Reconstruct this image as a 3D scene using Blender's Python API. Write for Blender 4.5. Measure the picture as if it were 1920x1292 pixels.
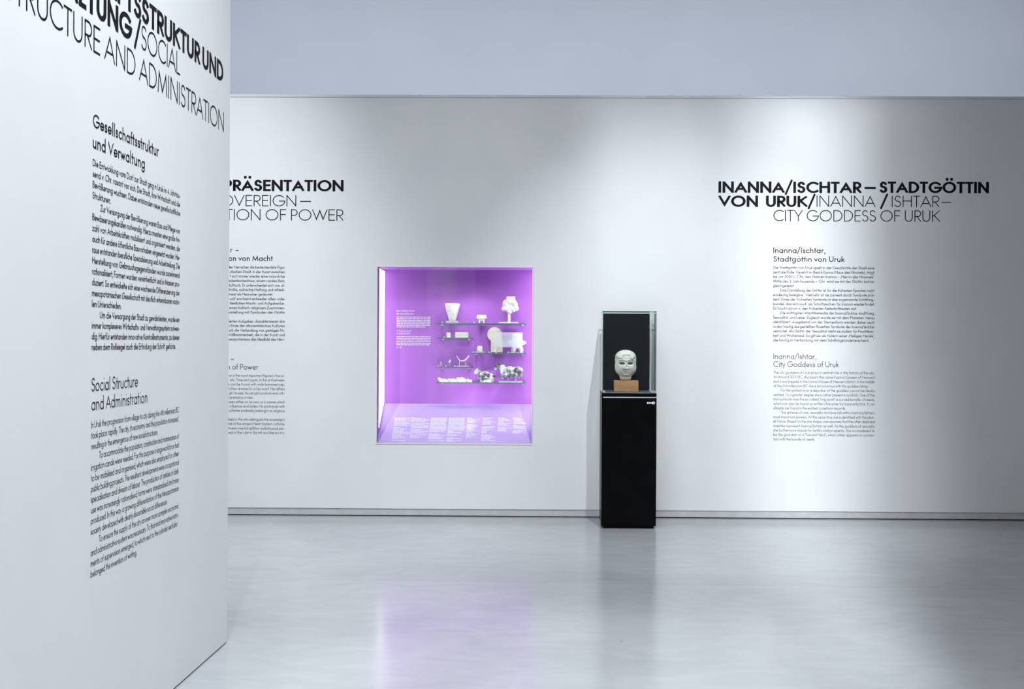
import bpy, bmesh, math, random
from mathutils import Vector, Matrix, Quaternion

for o in list(bpy.data.objects):
    bpy.data.objects.remove(o, do_unlink=True)
S = bpy.context.scene
COL = S.collection
R = math.radians

# ------------------------------------------------------------------ camera
F = 2010.0                      # focal length in pixels of the 1920x1292 frame
CAM = Vector((0, 0, 1.35))
YAW, ROLL = 0.0103, 0.0053
PPX, PPY = 1036.3, 641.9
_r = Vector((math.cos(YAW), math.sin(YAW), 0))
_u = Vector((0, 0, 1))
FWD = Vector((-math.sin(YAW), math.cos(YAW), 0))
RGT = _r * math.cos(ROLL) + _u * math.sin(ROLL)
UPV = _u * math.cos(ROLL) - _r * math.sin(ROLL)
cd = bpy.data.cameras.new('camera')
cam = bpy.data.objects.new('camera', cd)
COL.objects.link(cam)
M3 = Matrix((RGT, UPV, -FWD)).transposed()
cam.matrix_world = Matrix.Translation(CAM) @ M3.to_4x4()
cd.sensor_fit = 'HORIZONTAL'
cd.sensor_width = 36
cd.lens = F / 1920 * 36
cd.shift_x = (960 - PPX) / 1920
cd.shift_y = (PPY - 646) / 1920
cd.clip_start = 0.05
S.camera = cam


def ray(px, py):
    return (FWD + RGT * ((px - PPX) / F) - UPV * ((py - PPY) / F))


def at_y(px, py, Y):
    d = ray(px, py)
    return CAM + d * ((Y - CAM.y) / d.y)


def at_x(px, py, X):
    d = ray(px, py)
    return CAM + d * ((X - CAM.x) / d.x)


def at_z(px, py, Z):
    d = ray(px, py)
    return CAM + d * ((Z - CAM.z) / d.z)


DW = at_z(1057, 970.3, 0).y              # plane of the long exhibition wall
XP = at_z(425.8, 1204.5, 0).x            # plane of the partition's face
YPE = at_z(425.8, 1204.5, 0).y           # its far end
ZTOP = 3.255
YFAR = 12.6

# ------------------------------------------------------------------ world, exposure, lamps
w = bpy.data.worlds.new('world')
S.world = w
w.use_nodes = True
w.node_tree.nodes['Background'].inputs[0].default_value = (0.8, 0.87, 1, 1)
w.node_tree.nodes['Background'].inputs[1].default_value = 0.05
S.view_settings.view_transform = 'Standard'
S.view_settings.look = 'None'
S.view_settings.exposure = 0.0
S.view_settings.gamma = 1.0
S.view_settings.use_curve_mapping = False
try:
    S.cycles.use_denoising = True
    S.cycles.max_bounces = 10
    S.cycles.transparent_max_bounces = 24
    S.cycles.caustics_reflective = False
    S.cycles.caustics_refractive = False
    S.cycles.sample_clamp_indirect = 6
except Exception:
    pass

COOL = (0.90, 0.95, 1.0)


def aim(o, loc, target):
    o.location = loc
    o.rotation_mode = 'QUATERNION'
    o.rotation_quaternion = (Vector(target) - Vector(loc)).to_track_quat('-Z', 'Y')


def spot(name, loc, target, energy, angle, blend=1.0, size=0.1, sx=1.0, color=COOL):
    l = bpy.data.lights.new(name, 'SPOT')
    l.energy = energy
    l.spot_size = R(angle)
    l.spot_blend = blend
    l.shadow_soft_size = size
    l.color = color
    o = bpy.data.objects.new(name, l)
    COL.objects.link(o)
    aim(o, loc, target)
    o.scale = (sx, 1, 1)
    return o


def area(name, loc, target, energy, sx, sy, spread=180, color=COOL):
    l = bpy.data.lights.new(name, 'AREA')
    l.shape = 'RECTANGLE'
    l.size, l.size_y = sx, sy
    l.energy = energy
    l.spread = R(spread)
    l.color = color
    o = bpy.data.objects.new(name, l)
    COL.objects.link(o)
    aim(o, loc, target)
    return o


# room lamps above and in front of the walls; added flaps shape some beams
BEAM_BLOCKERS = []


def wall_spot(name, loc, x0, pen0, x1, pen1, ztarget, energy, radius=0.02, angle=66, top=True):
    """spot lamp with added unseen flaps that cut its beam to x0..x1 on the back wall, each edge blurred over pen0 / pen1"""
    x, y, z = loc
    L = DW - y
    rects = []
    for xi, pen, sg in ((x0, pen0, -1), (x1, pen1, 1)):
        d = L * 2 * radius / (pen + 2 * radius)
        xe = x + (xi - x) * d / L
        wd = 0.62 * d + 0.05
        rects.append(((min(xe, xe + sg * wd), y + d, z - 2.0 * d - 0.05), (max(xe, xe + sg * wd), y + d + 0.003, z + 0.05)))
    if top:
        d = 0.45
        ze = z - (z - ZTOP - 0.04) * d / L
        rects.append(((x - 0.5, y + d, ze), (x + 0.5, y + d + 0.003, z + 0.12)))
    BEAM_BLOCKERS.append((name, loc, rects))
    return spot(name, loc, ((x0 + x1) / 2, DW, ztarget), energy, angle, 1.0, radius, 0.8)


spot('pedestal_spot', (0.80, 5.33, 5.6), (0.76, 7.9, 0.6), 720, 48, 0.9, 0.03)
spot('head_fill_spot', (0.40, 5.3, 5.6), (0.47, 7.97, 1.17), 250, 7, 0.9, 0.03)  # extra lamp, added to brighten the head
wall_spot('right_wall_spot', (0.9, 0.6, 6.4), 1.45, 0.65, 2.22, 0.65, 0.4, 2150)
wall_spot('middle_wall_spot', (0.2, 0.6, 6.4), 0.20, 0.45, 2.75, 1.0, 0.0, 1000, 0.01)
wall_spot('centre_wall_spot', (-1.0, 2.3, 6.5), -2.5, 1.0, 0.30, 0.55, -0.4, 400, 0.012)
spot('left_wall_spot', (-2.6, 5.2, 6.5), (-3.0, DW, -0.8), 1350, 62, 1.0, 0.12, 0.75)
spot('partition_spot', (0.6, 2.2, 6.3), (XP, 4.0, -0.3), 1650, 60, 1.0, 0.2)
area('front_fill_light', (-0.9, 1.5, 6.5), (-0.9, 2.2, 0), 290, 2.4, 3.0, 150)  # added fill lamp, lifts floor and walls evenly
area('hall_back_light', (-0.2, 9.2, 6.6), (-0.2, YFAR, 2.2), 175, 13.0, 0.5, 120, (0.82, 0.89, 1.0))


# ------------------------------------------------------------------ materials
def mat(name, color, rough=0.5, metal=0.0, spec=0.5, emit=None, estr=0.0):
    m = bpy.data.materials.new(name)
    m.use_nodes = True
    b = m.node_tree.nodes['Principled BSDF']
    b.inputs['Base Color'].default_value = (*color, 1)
    b.inputs['Roughness'].default_value = rough
    b.inputs['Metallic'].default_value = metal
    b.inputs['Specular IOR Level'].default_value = spec
    if emit:
        b.inputs['Emission Color'].default_value = (*emit, 1)
        b.inputs['Emission Strength'].default_value = estr
    return m


def noisy(m, c1, c2, scale, detail=4, lo=0.35, hi=0.65, bump=0.0, bscale=None, stretch=(1, 1, 1), rough=None):
    nt = m.node_tree
    b = nt.nodes['Principled BSDF']
    tc = nt.nodes.new('ShaderNodeTexCoord')
    mp = nt.nodes.new('ShaderNodeMapping')
    mp.inputs['Scale'].default_value = stretch
    nt.links.new(tc.outputs['Object'], mp.inputs['Vector'])
    n = nt.nodes.new('ShaderNodeTexNoise')
    n.inputs['Scale'].default_value = scale
    n.inputs['Detail'].default_value = detail
    nt.links.new(mp.outputs['Vector'], n.inputs['Vector'])
    r = nt.nodes.new('ShaderNodeValToRGB')
    r.color_ramp.elements[0].position = lo
    r.color_ramp.elements[1].position = hi
    r.color_ramp.elements[0].color = (*c1, 1)
    r.color_ramp.elements[1].color = (*c2, 1)
    nt.links.new(n.outputs['Fac'], r.inputs['Fac'])
    nt.links.new(r.outputs['Color'], b.inputs['Base Color'])
    if rough:
        mr = nt.nodes.new('ShaderNodeMapRange')
        mr.inputs['To Min'].default_value = rough[0]
        mr.inputs['To Max'].default_value = rough[1]
        nt.links.new(n.outputs['Fac'], mr.inputs['Value'])
        nt.links.new(mr.outputs['Result'], b.inputs['Roughness'])
    if bump:
        n2 = nt.nodes.new('ShaderNodeTexNoise')
        n2.inputs['Scale'].default_value = bscale or scale
        n2.inputs['Detail'].default_value = 3
        nt.links.new(mp.outputs['Vector'], n2.inputs['Vector'])
        bp = nt.nodes.new('ShaderNodeBump')
        bp.inputs['Strength'].default_value = bump
        bp.inputs['Distance'].default_value = 0.01
        nt.links.new(n2.outputs['Fac'], bp.inputs['Height'])
        nt.links.new(bp.outputs['Normal'], b.inputs['Normal'])
    return m


def glass(name, tint=(0.97, 0.99, 0.98), ior=1.45, rough=0.0):
    """thin clear pane: Fresnel mix of straight-through and mirror"""
    m = bpy.data.materials.new(name)
    m.use_nodes = True
    nt = m.node_tree
    for n in list(nt.nodes):
        nt.nodes.remove(n)
    out = nt.nodes.new('ShaderNodeOutputMaterial')
    mix = nt.nodes.new('ShaderNodeMixShader')
    geo = nt.nodes.new('ShaderNodeNewGeometry')
    dot = nt.nodes.new('ShaderNodeVectorMath')
    dot.operation = 'DOT_PRODUCT'
    nt.links.new(geo.outputs['Normal'], dot.inputs[0])
    nt.links.new(geo.outputs['Incoming'], dot.inputs[1])
    f0 = ((ior - 1) / (ior + 1)) ** 2

    def op(kind, a, c):
        n = nt.nodes.new('ShaderNodeMath')
        n.operation = kind
        for i, v in enumerate((a, c)):
            if isinstance(v, (int, float)):
                n.inputs[i].default_value = v
            elif v is not None:
                nt.links.new(v, n.inputs[i])
        return n.outputs[0]
    cosi = op('ABSOLUTE', dot.outputs['Value'], None)
    fres = op('ADD', f0, op('MULTIPLY', 1 - f0, op('POWER', op('SUBTRACT', 1.0, cosi), 5.0)))
    t = nt.nodes.new('ShaderNodeBsdfTransparent')
    t.inputs['Color'].default_value = (*tint, 1)
    g = nt.nodes.new('ShaderNodeBsdfGlossy')
    g.inputs['Roughness'].default_value = rough
    g.inputs['Color'].default_value = (1, 1, 1, 1)
    nt.links.new(fres, mix.inputs[0])
    nt.links.new(t.outputs[0], mix.inputs[1])
    nt.links.new(g.outputs[0], mix.inputs[2])
    nt.links.new(mix.outputs[0], out.inputs[0])
    return m


M = {}
M['wall'] = noisy(mat('white_wall_paint', (0.80, 0.805, 0.81), 0.55, spec=0.3), (0.785, 0.79, 0.80), (0.81, 0.815, 0.82), 3.0, 3,
                  bump=0.025, bscale=160)
M['hall'] = noisy(mat('hall_wall_paint', (0.72, 0.74, 0.78), 0.8, spec=0.2), (0.70, 0.725, 0.77), (0.73, 0.75, 0.79), 1.2, 2)
M['ceil'] = noisy(mat('ceiling_paint', (0.5, 0.51, 0.53), 0.9, spec=0.2), (0.48, 0.49, 0.51), (0.52, 0.53, 0.55), 1.0, 2)
M['dark_room'] = noisy(mat('dark_hall_paint', (0.2, 0.21, 0.22), 0.9, spec=0.2), (0.19, 0.2, 0.21), (0.22, 0.23, 0.24), 1.0, 2)
M['skirt'] = noisy(mat('grey_skirting', (0.54, 0.54, 0.55), 0.5, spec=0.3), (0.51, 0.51, 0.52), (0.57, 0.57, 0.58), 14, 4)
M['gap'] = noisy(mat('gap_shade', (0.03, 0.03, 0.03), 0.9), (0.02, 0.02, 0.02), (0.05, 0.05, 0.05), 20, 2)  # near-black colour painted for the shade under the walls
M['cap'] = noisy(mat('wall_cap_paint', (0.72, 0.73, 0.74), 0.45), (0.68, 0.69, 0.70), (0.76, 0.77, 0.78), 9, 4, stretch=(0.6, 4, 4))
M['ink'] = noisy(mat('black_vinyl', (0.007, 0.007, 0.009), 0.6, spec=0.12), (0.006, 0.006, 0.008), (0.009, 0.009, 0.011), 9, 2)
M['ink_grey'] = noisy(mat('charcoal_vinyl', (0.012, 0.012, 0.014), 0.6, spec=0.12), (0.010, 0.010, 0.012), (0.014, 0.014, 0.017), 9, 2)
M['white_ink'] = noisy(mat('white_print', (0.9, 0.9, 0.9), 0.6), (0.88, 0.88, 0.88), (0.93, 0.93, 0.93), 9, 2)
M['violet'] = noisy(mat('violet_panel', (0.43, 0.155, 0.62), 0.6, spec=0.25), (0.42, 0.15, 0.61), (0.44, 0.16, 0.63), 6, 3)
M['lilac'] = noisy(mat('lilac_ledge', (0.5, 0.34, 0.72), 0.5, spec=0.3), (0.49, 0.33, 0.71), (0.51, 0.35, 0.73), 6, 3)
M['frame'] = noisy(mat('case_frame', (0.82, 0.82, 0.83), 0.35), (0.80, 0.80, 0.81), (0.84, 0.84, 0.85), 9, 2)
M['tube'] = mat('luminous_panel', (0.9, 0.9, 0.9), 0.5, emit=(1, 0.97, 1), estr=2.4)
M['glass'] = glass('clear_glass')
def frosted():
    m = glass('hazy_acrylic', (0.97, 0.98, 0.99), 1.45, 0.05)
    nt = m.node_tree
    out = [n for n in nt.nodes if n.type == 'OUTPUT_MATERIAL'][0]
    first = [n for n in nt.nodes if n.type == 'MIX_SHADER'][0]
    d = nt.nodes.new('ShaderNodeBsdfDiffuse')
    d.inputs['Color'].default_value = (0.9, 0.92, 0.95, 1)
    mx = nt.nodes.new('ShaderNodeMixShader')
    mx.inputs[0].default_value = 0.38
    nt.links.new(first.outputs[0], mx.inputs[1])
    nt.links.new(d.outputs[0], mx.inputs[2])
    nt.links.new(mx.outputs[0], out.inputs[0])
    return m


M['acryl'] = frosted()
M['glass_edge'] = noisy(mat('green_glass_edge', (0.10, 0.24, 0.19), 0.15), (0.08, 0.2, 0.16), (0.13, 0.30, 0.25), 5, 2)
M['stone_white'] = noisy(mat('white_stone', (0.86, 0.85, 0.80), 0.7), (0.80, 0.78, 0.72), (0.90, 0.89, 0.86), 60, 5, bump=0.25, bscale=120)
M['stone_cream'] = noisy(mat('cream_stone', (0.74, 0.71, 0.56), 0.8), (0.66, 0.63, 0.48), (0.78, 0.75, 0.62), 90, 6, bump=0.4, bscale=160)
M['stone_dark'] = noisy(mat('mottled_stone', (0.5, 0.5, 0.5), 0.6), (0.07, 0.07, 0.078), (0.86, 0.87, 0.86), 30, 5, 0.40, 0.62, bump=0.4, bscale=90)
M['stone_brown'] = noisy(mat('brown_stained_stone', (0.7, 0.66, 0.56), 0.7), (0.30, 0.24, 0.15), (0.90, 0.88, 0.82), 70, 4, 0.30, 0.40, bump=0.3, bscale=120)
M['marble'] = noisy(mat('head_marble', (0.74, 0.71, 0.65), 0.55), (0.58, 0.54, 0.47), (0.76, 0.735, 0.68), 26, 5, 0.3, 0.7, bump=0.18, bscale=110)
M['marble_dark'] = noisy(mat('dark_hollow_stone', (0.16, 0.15, 0.13), 0.8), (0.10, 0.095, 0.085), (0.24, 0.225, 0.20), 60, 4)  # darker colour for the eye hollows, brow groove and bore disc
M['black'] = noisy(mat('black_lacquer', (0.0035, 0.0035, 0.004), 0.3, spec=0.06), (0.003, 0.003, 0.0035), (0.004, 0.004, 0.0045), 6, 3)
M['black_back'] = noisy(mat('black_backing', (0.006, 0.007, 0.009), 0.35, spec=0.35), (0.005, 0.006, 0.008), (0.008, 0.009, 0.011), 30, 3)
M['grey_edge'] = noisy(mat('light_grey_edge', (0.62, 0.64, 0.66), 0.4), (0.58, 0.60, 0.62), (0.66, 0.68, 0.70), 20, 3)
M['tray'] = noisy(mat('tray_cloth', (0.05, 0.06, 0.075), 0.8), (0.04, 0.05, 0.062), (0.065, 0.075, 0.092), 60, 3)
M['steel'] = mat('steel_pin', (0.35, 0.33, 0.3), 0.35, 0.9)


def wood():
    m = mat('wood_block', (0.42, 0.22, 0.1), 0.55)
    noisy(m, (0.36, 0.17, 0.07), (0.50, 0.27, 0.125), 34, 6, 0.3, 0.7, bump=0.15, bscale=80, stretch=(0.5, 1, 3))
    return m


M['wood'] = wood()


def floor_mat():
    m = mat('polished_concrete', (0.4, 0.41, 0.42), 0.2, spec=0.8)
    nt = m.node_tree
    b = nt.nodes['Principled BSDF']
    tc = nt.nodes.new('ShaderNodeTexCoord')

    def noise(scale, detail, st=(1, 1, 1), dist=0.0):
        mp = nt.nodes.new('ShaderNodeMapping')
        mp.inputs['Scale'].default_value = st
        nt.links.new(tc.outputs['Object'], mp.inputs['Vector'])
        n = nt.nodes.new('ShaderNodeTexNoise')
        n.inputs['Scale'].default_value = scale
        n.inputs['Detail'].default_value = detail
        n.inputs['Distortion'].default_value = dist
        nt.links.new(mp.outputs['Vector'], n.inputs['Vector'])
        return n

    def math_(op, a, bb, clamp=False):
        n = nt.nodes.new('ShaderNodeMath')
        n.operation = op
        n.use_clamp = clamp
        for i, v in enumerate((a, bb)):
            if isinstance(v, (int, float)):
                n.inputs[i].default_value = v
            else:
                nt.links.new(v, n.inputs[i])
        return n.outputs[0]

    big = noise(0.9, 5, (1, 1, 1), 0.6).outputs['Fac']
    streak = noise(5.0, 6, (0.6, 1.3, 1), 1.4).outputs['Fac']
    fine = noise(55, 4).outputs['Fac']
    v = math_('ADD', math_('MULTIPLY', big, 0.55), math_('ADD', math_('MULTIPLY', streak, 0.35), math_('MULTIPLY', fine, 0.10)))
    ramp = nt.nodes.new('ShaderNodeValToRGB')
    ramp.color_ramp.elements[0].position = 0.32
    ramp.color_ramp.elements[1].position = 0.68
    ramp.color_ramp.elements[0].color = (0.32, 0.33, 0.345, 1)
    ramp.color_ramp.elements[1].color = (0.425, 0.435, 0.445, 1)
    nt.links.new(v, ramp.inputs['Fac'])
    # pour joint across the hall: a thin line, and a slightly darker bay beyond it
    sep = nt.nodes.new('ShaderNodeSeparateXYZ')
    nt.links.new(tc.outputs['Object'], sep.inputs[0])
    yy = math_('ADD', sep.outputs['Y'], math_('MULTIPLY', sep.outputs['X'], 0.03))
    line = math_('LESS_THAN', math_('ABSOLUTE', math_('SUBTRACT', yy, 6.02), 0), 0.006)
    bay = math_('MULTIPLY', math_('GREATER_THAN', yy, 6.02), math_('LESS_THAN', yy, 6.3))
    # tiny dark specks
    vo = nt.nodes.new('ShaderNodeTexVoronoi')
    vo.inputs['Scale'].default_value = 3.2
    nt.links.new(tc.outputs['Object'], vo.inputs['Vector'])
    speck = math_('LESS_THAN', vo.outputs['Distance'], 0.022)
    dark = math_('SUBTRACT', 1.0, math_('ADD', math_('MULTIPLY', line, 0.10), math_('ADD', math_('MULTIPLY', bay, 0.04), math_('MULTIPLY', speck, 0.55))))
    mul = nt.nodes.new('ShaderNodeMix')
    mul.data_type = 'RGBA'
    mul.blend_type = 'MULTIPLY'
    mul.inputs['Factor'].default_value = 1.0
    nt.links.new(ramp.outputs['Color'], mul.inputs['A'])
    nt.links.new(dark, mul.inputs['B'])
    nt.links.new(mul.outputs['Result'], b.inputs['Base Color'])
    mr = nt.nodes.new('ShaderNodeMapRange')
    mr.inputs['From Min'].default_value = 0.3
    mr.inputs['From Max'].default_value = 0.7
    mr.inputs['To Min'].default_value = 0.15
    mr.inputs['To Max'].default_value = 0.20
    nt.links.new(streak, mr.inputs['Value'])
    nt.links.new(mr.outputs['Result'], b.inputs['Roughness'])
    bp = nt.nodes.new('ShaderNodeBump')
    bp.inputs['Strength'].default_value = 0.008
    bp.inputs['Distance'].default_value = 0.01
    nt.links.new(streak, bp.inputs['Height'])
    nt.links.new(bp.outputs['Normal'], b.inputs['Normal'])
    return m


M['floor'] = floor_mat()


# ------------------------------------------------------------------ mesh helpers
class MB:
    def __init__(self):
        self.v, self.f, self.m = [], [], []

    def add(self, vs, fs, mi=0):
        n = len(self.v)
        self.v += [tuple(p) for p in vs]
        self.f += [tuple(i + n for i in f) for f in fs]
        self.m += [mi] * len(fs)

    def box(self, a, b, mi=0):
        x0, y0, z0 = a
        x1, y1, z1 = b
        self.add([(x0, y0, z0), (x1, y0, z0), (x1, y1, z0), (x0, y1, z0), (x0, y0, z1), (x1, y0, z1), (x1, y1, z1), (x0, y1, z1)],
                 [(0, 3, 2, 1), (4, 5, 6, 7), (0, 1, 5, 4), (1, 2, 6, 5), (2, 3, 7, 6), (3, 0, 4, 7)], mi)

    def plate(self, a, b, thin, m_face=0, m_edge=1):
        """box whose two faces across axis `thin` carry one material and whose edges carry another"""
        self.box(a, b)
        k = len(self.m) - 6
        ax = [2, 2, 1, 0, 1, 0]
        for i in range(6):
            self.m[k + i] = m_face if ax[i] == thin else m_edge

    def lathe(self, prof, n=40, c=(0, 0, 0), sy=1.0, mi=0, fn=None):
        base = []
        rings = []
        for r, z in prof:
            ring = []
            for k in range(n):
                t = 2 * math.pi * k / n
                p = [c[0] + r * math.cos(t), c[1] + r * sy * math.sin(t), c[2] + z]
                if fn:
                    p = fn(p, t)
                ring.append(len(base))
                base.append(tuple(p))
            rings.append(ring)
        fs = []
        for a, b in zip(rings, rings[1:]):
            for k in range(n):
                fs.append((a[k], a[(k + 1) % n], b[(k + 1) % n], b[k]))
        fs.append(tuple(reversed(rings[0])))
        fs.append(tuple(rings[-1]))
        self.add(base, fs, mi)

    def tube(self, pts, rad, n=12, mi=0):
        pts = [Vector(p) for p in pts]
        if not isinstance(rad, (list, tuple)):
            rad = [rad] * len(pts)
        vs, fs = [], []
        for i, p in enumerate(pts):
            d = (pts[min(i + 1, len(pts) - 1)] - pts[max(i - 1, 0)]).normalized()
            a = d.orthogonal().normalized() if abs(d.y) > 0.9 else d.cross(Vector((0, 1, 0))).normalized()
            b = d.cross(a).normalized()
            for k in range(n):
                t = 2 * math.pi * k / n
                vs.append(p + (a * math.cos(t) + b * math.sin(t)) * rad[i])
        for i in range(len(pts) - 1):
            for k in range(n):
                fs.append((i * n + k, i * n + (k + 1) % n, (i + 1) * n + (k + 1) % n, (i + 1) * n + k))
        fs.append(tuple(range(n))[::-1])
        fs.append(tuple(range((len(pts) - 1) * n, len(pts) * n)))
        self.add(vs, fs, mi)

    def blob(self, c, r, tilt=0.0, n=20):
        """ellipsoid, tilted about the y axis"""
        vs, fs = [], []
        ct, st = math.cos(tilt), math.sin(tilt)
        m = n // 2
        for i in range(1, m):
            ph = math.pi * i / m
            for k in range(n):
                t = 2 * math.pi * k / n
                x, y, z = r[0] * math.sin(ph) * math.cos(t), r[1] * math.sin(ph) * math.sin(t), r[2] * math.cos(ph)
                vs.append((c[0] + x * ct + z * st, c[1] + y, c[2] - x * st + z * ct))
        top, bot = len(vs), len(vs) + 1
        vs.append((c[0] + r[2] * st, c[1], c[2] + r[2] * ct))
        vs.append((c[0] - r[2] * st, c[1], c[2] - r[2] * ct))
        for i in range(m - 2):
            for k in range(n):
                fs.append((i * n + k, (i + 1) * n + k, (i + 1) * n + (k + 1) % n, i * n + (k + 1) % n))
        for k in range(n):
            fs.append((top, k, (k + 1) % n))
            fs.append((bot, (m - 2) * n + (k + 1) % n, (m - 2) * n + k))
        self.add(vs, fs)

    def mesh(self, name):
        me = bpy.data.meshes.new(name)
        me.from_pydata(self.v, [], self.f)
        return me

    def build(self, name, mats, parent=None, smooth=False, loc=None, bevel=0.0):
        me = self.mesh(name)
        if not isinstance(mats, (list, tuple)):
            mats = [mats]
        for mm in mats:
            me.materials.append(mm)
        me.polygons.foreach_set('material_index', self.m)
        o = bpy.data.objects.new(name, me)
        COL.objects.link(o)
        if parent:
            o.parent = parent
        if loc:
            o.location = loc
        if smooth:
            me.polygons.foreach_set('use_smooth', [True] * len(me.polygons))
        if bevel:
            b = o.modifiers.new('bevel', 'BEVEL')
            b.width = bevel
            b.segments = 2
            b.limit_method = 'ANGLE'
        me.update()
        return o


def thing(name, loc, label, cat, group=None):
    o = bpy.data.objects.new(name, None)
    COL.objects.link(o)
    o.location = loc
    o.empty_display_size = 0.05
    return tag(o, label, cat, group)


def tag(o, label, cat, group=None):
    o['label'] = label
    o['category'] = cat
    if group:
        o['group'] = group
    return o


def structure(o):
    o['kind'] = 'structure'
    return o


def remesh(mb, name, material, parent, voxel, smooth=4, fn=None):
    """overlapping blobs fused into one continuous skin"""
    me = mb.mesh(name + '_raw')
    t = bpy.data.objects.new(name + '_raw', me)
    COL.objects.link(t)
    md = t.modifiers.new('r', 'REMESH')
    md.mode = 'VOXEL'
    md.voxel_size = voxel
    sm = t.modifiers.new('s', 'SMOOTH')
    sm.iterations = smooth
    sm.factor = 0.5
    bpy.context.view_layer.update()
    dg = bpy.context.evaluated_depsgraph_get()
    out = bpy.data.meshes.new_from_object(t.evaluated_get(dg))
    out.name = name
    bpy.data.objects.remove(t, do_unlink=True)
    bpy.data.meshes.remove(me)
    if fn:
        for v in out.vertices:
            v.co = fn(v.co)
    out.materials.clear()
    out.materials.append(material)
    out.polygons.foreach_set('use_smooth', [True] * len(out.polygons))
    out.polygons.foreach_set('material_index', [0] * len(out.polygons))
    o = bpy.data.objects.new(name, out)
    COL.objects.link(o)
    if parent:
        o.parent = parent
    return o


# ------------------------------------------------------------------ lettering: a geometric stroke alphabet
XH = 0.63
ASC = 1.04
DSC = -0.30


def arc(cx, cy, rx, ry, a0, a1):
    n = max(3, int(abs(a1 - a0) / 18) + 1)
    return [(cx + rx * math.cos(R(a0 + (a1 - a0) * i / n)), cy + ry * math.sin(R(a0 + (a1 - a0) * i / n))) for i in range(n + 1)]


h = XH / 2
G = {}


def g(ch, wdt, *paths, kind='c', sl=1.0, sr=1.0):
    G[ch] = (wdt, paths, kind, sl, sr)


# capitals: width, strokes in a box 0..1 wide; sl/sr scale the side bearings
g('A', .88, [(0, 0), (.5, 1), (1, 0)], [(.17, .31), (.83, .31)], sl=.1, sr=.1)
g('B', .56, [(0, 0), (0, 1), (.55, 1)] + arc(.55, .77, .37, .23, 90, -90)[1:] + [(0, .54)], [(0, .54), (.58, .54)] + arc(.58, .27, .42, .27, 90, -90)[1:] + [(0, 0)])
g('C', .86, arc(.616, .5, .616, .5, 50, 310), sl=.6, sr=.5)
g('D', .76, [(0, 0), (0, 1), (.32, 1)] + arc(.32, .5, .68, .5, 90, -90)[1:] + [(0, 0)], sr=.6)
g('E', .5, [(1, 1), (0, 1), (0, 0), (1, 0)], [(0, .52), (.95, .52)], sr=.6)
g('F', .48, [(1, 1), (0, 1), (0, 0)], [(0, .52), (.92, .52)], sr=.4)
g('G', 1.0, arc(.52, .5, .52, .5, 42, 357), [(.55, .47), (1.03, .47)], sl=.6, sr=.6)
g('H', .74, [(0, 0), (0, 1)], [(1, 0), (1, 1)], [(0, .54), (1, .54)])
g('I', 0, [(0, 0), (0, 1)])
g('J', .32, [(1, 1), (1, .2)] + arc(.4, .2, .6, .2, 0, -120)[1:], sl=.3)
g('K', .66, [(0, 0), (0, 1)], [(.95, 1), (.02, .46)], [(.22, .58), (1, 0)], sr=.2)
g('L', .42, [(0, 1), (0, 0), (1, 0)], sr=.3)
g('M', 1.0, [(0, 0), (.12, 1), (.5, .08), (.88, 1), (1, 0)], sl=.7, sr=.7)
g('N', .78, [(0, 0), (0, 1)], [(1, 0), (1, 1)], [(0, 1), (1, 0)])
g('O', 1.05, arc(.5, .5, .5, .5, 90, 450), sl=.6, sr=.6)
g('P', .52, [(0, 0), (0, 1), (.5, 1)] + arc(.5, .73, .5, .27, 90, -90)[1:] + [(0, .46)], sr=.4)
g('Q', 1.05, arc(.5, .5, .5, .5, 90, 450), [(.6, .3), (1, -.05)], sl=.6, sr=.6)
g('R', .54, [(0, 0), (0, 1), (.5, 1)] + arc(.5, .73, .5, .27, 90, -90)[1:] + [(0, .46)], [(.36, .46), (1, 0)], sr=.4)
g('S', .52, arc(.5, .76, .44, .24, 28, 250) + arc(.5, .26, .5, .26, 75, -152), sl=.7, sr=.6)
g('T', .56, [(0, 1), (1, 1)], [(.5, 1), (.5, 0)], sl=.2, sr=.2)
g('U', .66, [(0, 1), (0, .34)] + arc(.5, .34, .5, .34, 180, 360)[1:] + [(1, 1)], sl=.9, sr=.9)
g('V', .84, [(0, 1), (.5, 0), (1, 1)], sl=.1, sr=.1)
g('W', 1.26, [(0, 1), (.27, 0), (.5, 1), (.73, 0), (1, 1)], sl=.1, sr=.1)
g('X', .7, [(0, 0), (1, 1)], [(0, 1), (1, 0)], sl=.2, sr=.2)
g('Y', .72, [(0, 1), (.5, .45), (1, 1)], [(.5, .45), (.5, 0)], sl=.1, sr=.1)
g('Z', .62, [(0, 1), (1, 1), (0, 0), (1, 0)], sl=.4, sr=.4)
for a, b in (('Ä', 'A'), ('Ö', 'O'), ('Ü', 'U')):
    q = G[b]
    G[a] = (q[0], q[1] + (('dot', .5, 1.22, -.17), ('dot', .5, 1.22, .17)), 'c', q[3], q[4])
# lower case
g('a', .58, arc(.5, h, .5, h, 0, 360), [(1, 0), (1, XH)], kind='l', sl=.6)
g('b', .58, arc(.5, h, .5, h, 180, 540), [(0, 0), (0, ASC)], kind='l', sr=.6)
g('c', .48, arc(.62, h, .62, h, 50, 310), kind='l', sl=.6, sr=.4)
g('d', .58, arc(.5, h, .5, h, 0, 360), [(1, 0), (1, ASC)], kind='l', sl=.6)
g('e', .56, [(0.02, h * .95), (.98, h * .95)] + arc(.5, h, .5, h, 0, 318)[0:], kind='l', sl=.6, sr=.5)
g('f', .30, [(.42, 0), (.42, .84)] + arc(.98, .84, .56, .2, 180, 92)[1:], [(0, XH), (.95, XH)], kind='l', sl=.3, sr=.2)
g('g', .58, arc(.5, h, .5, h, 0, 360), [(1, XH), (1, -.08)] + arc(.5, -.08, .5, .22, 0, -150)[1:], kind='l', sl=.6)
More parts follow.
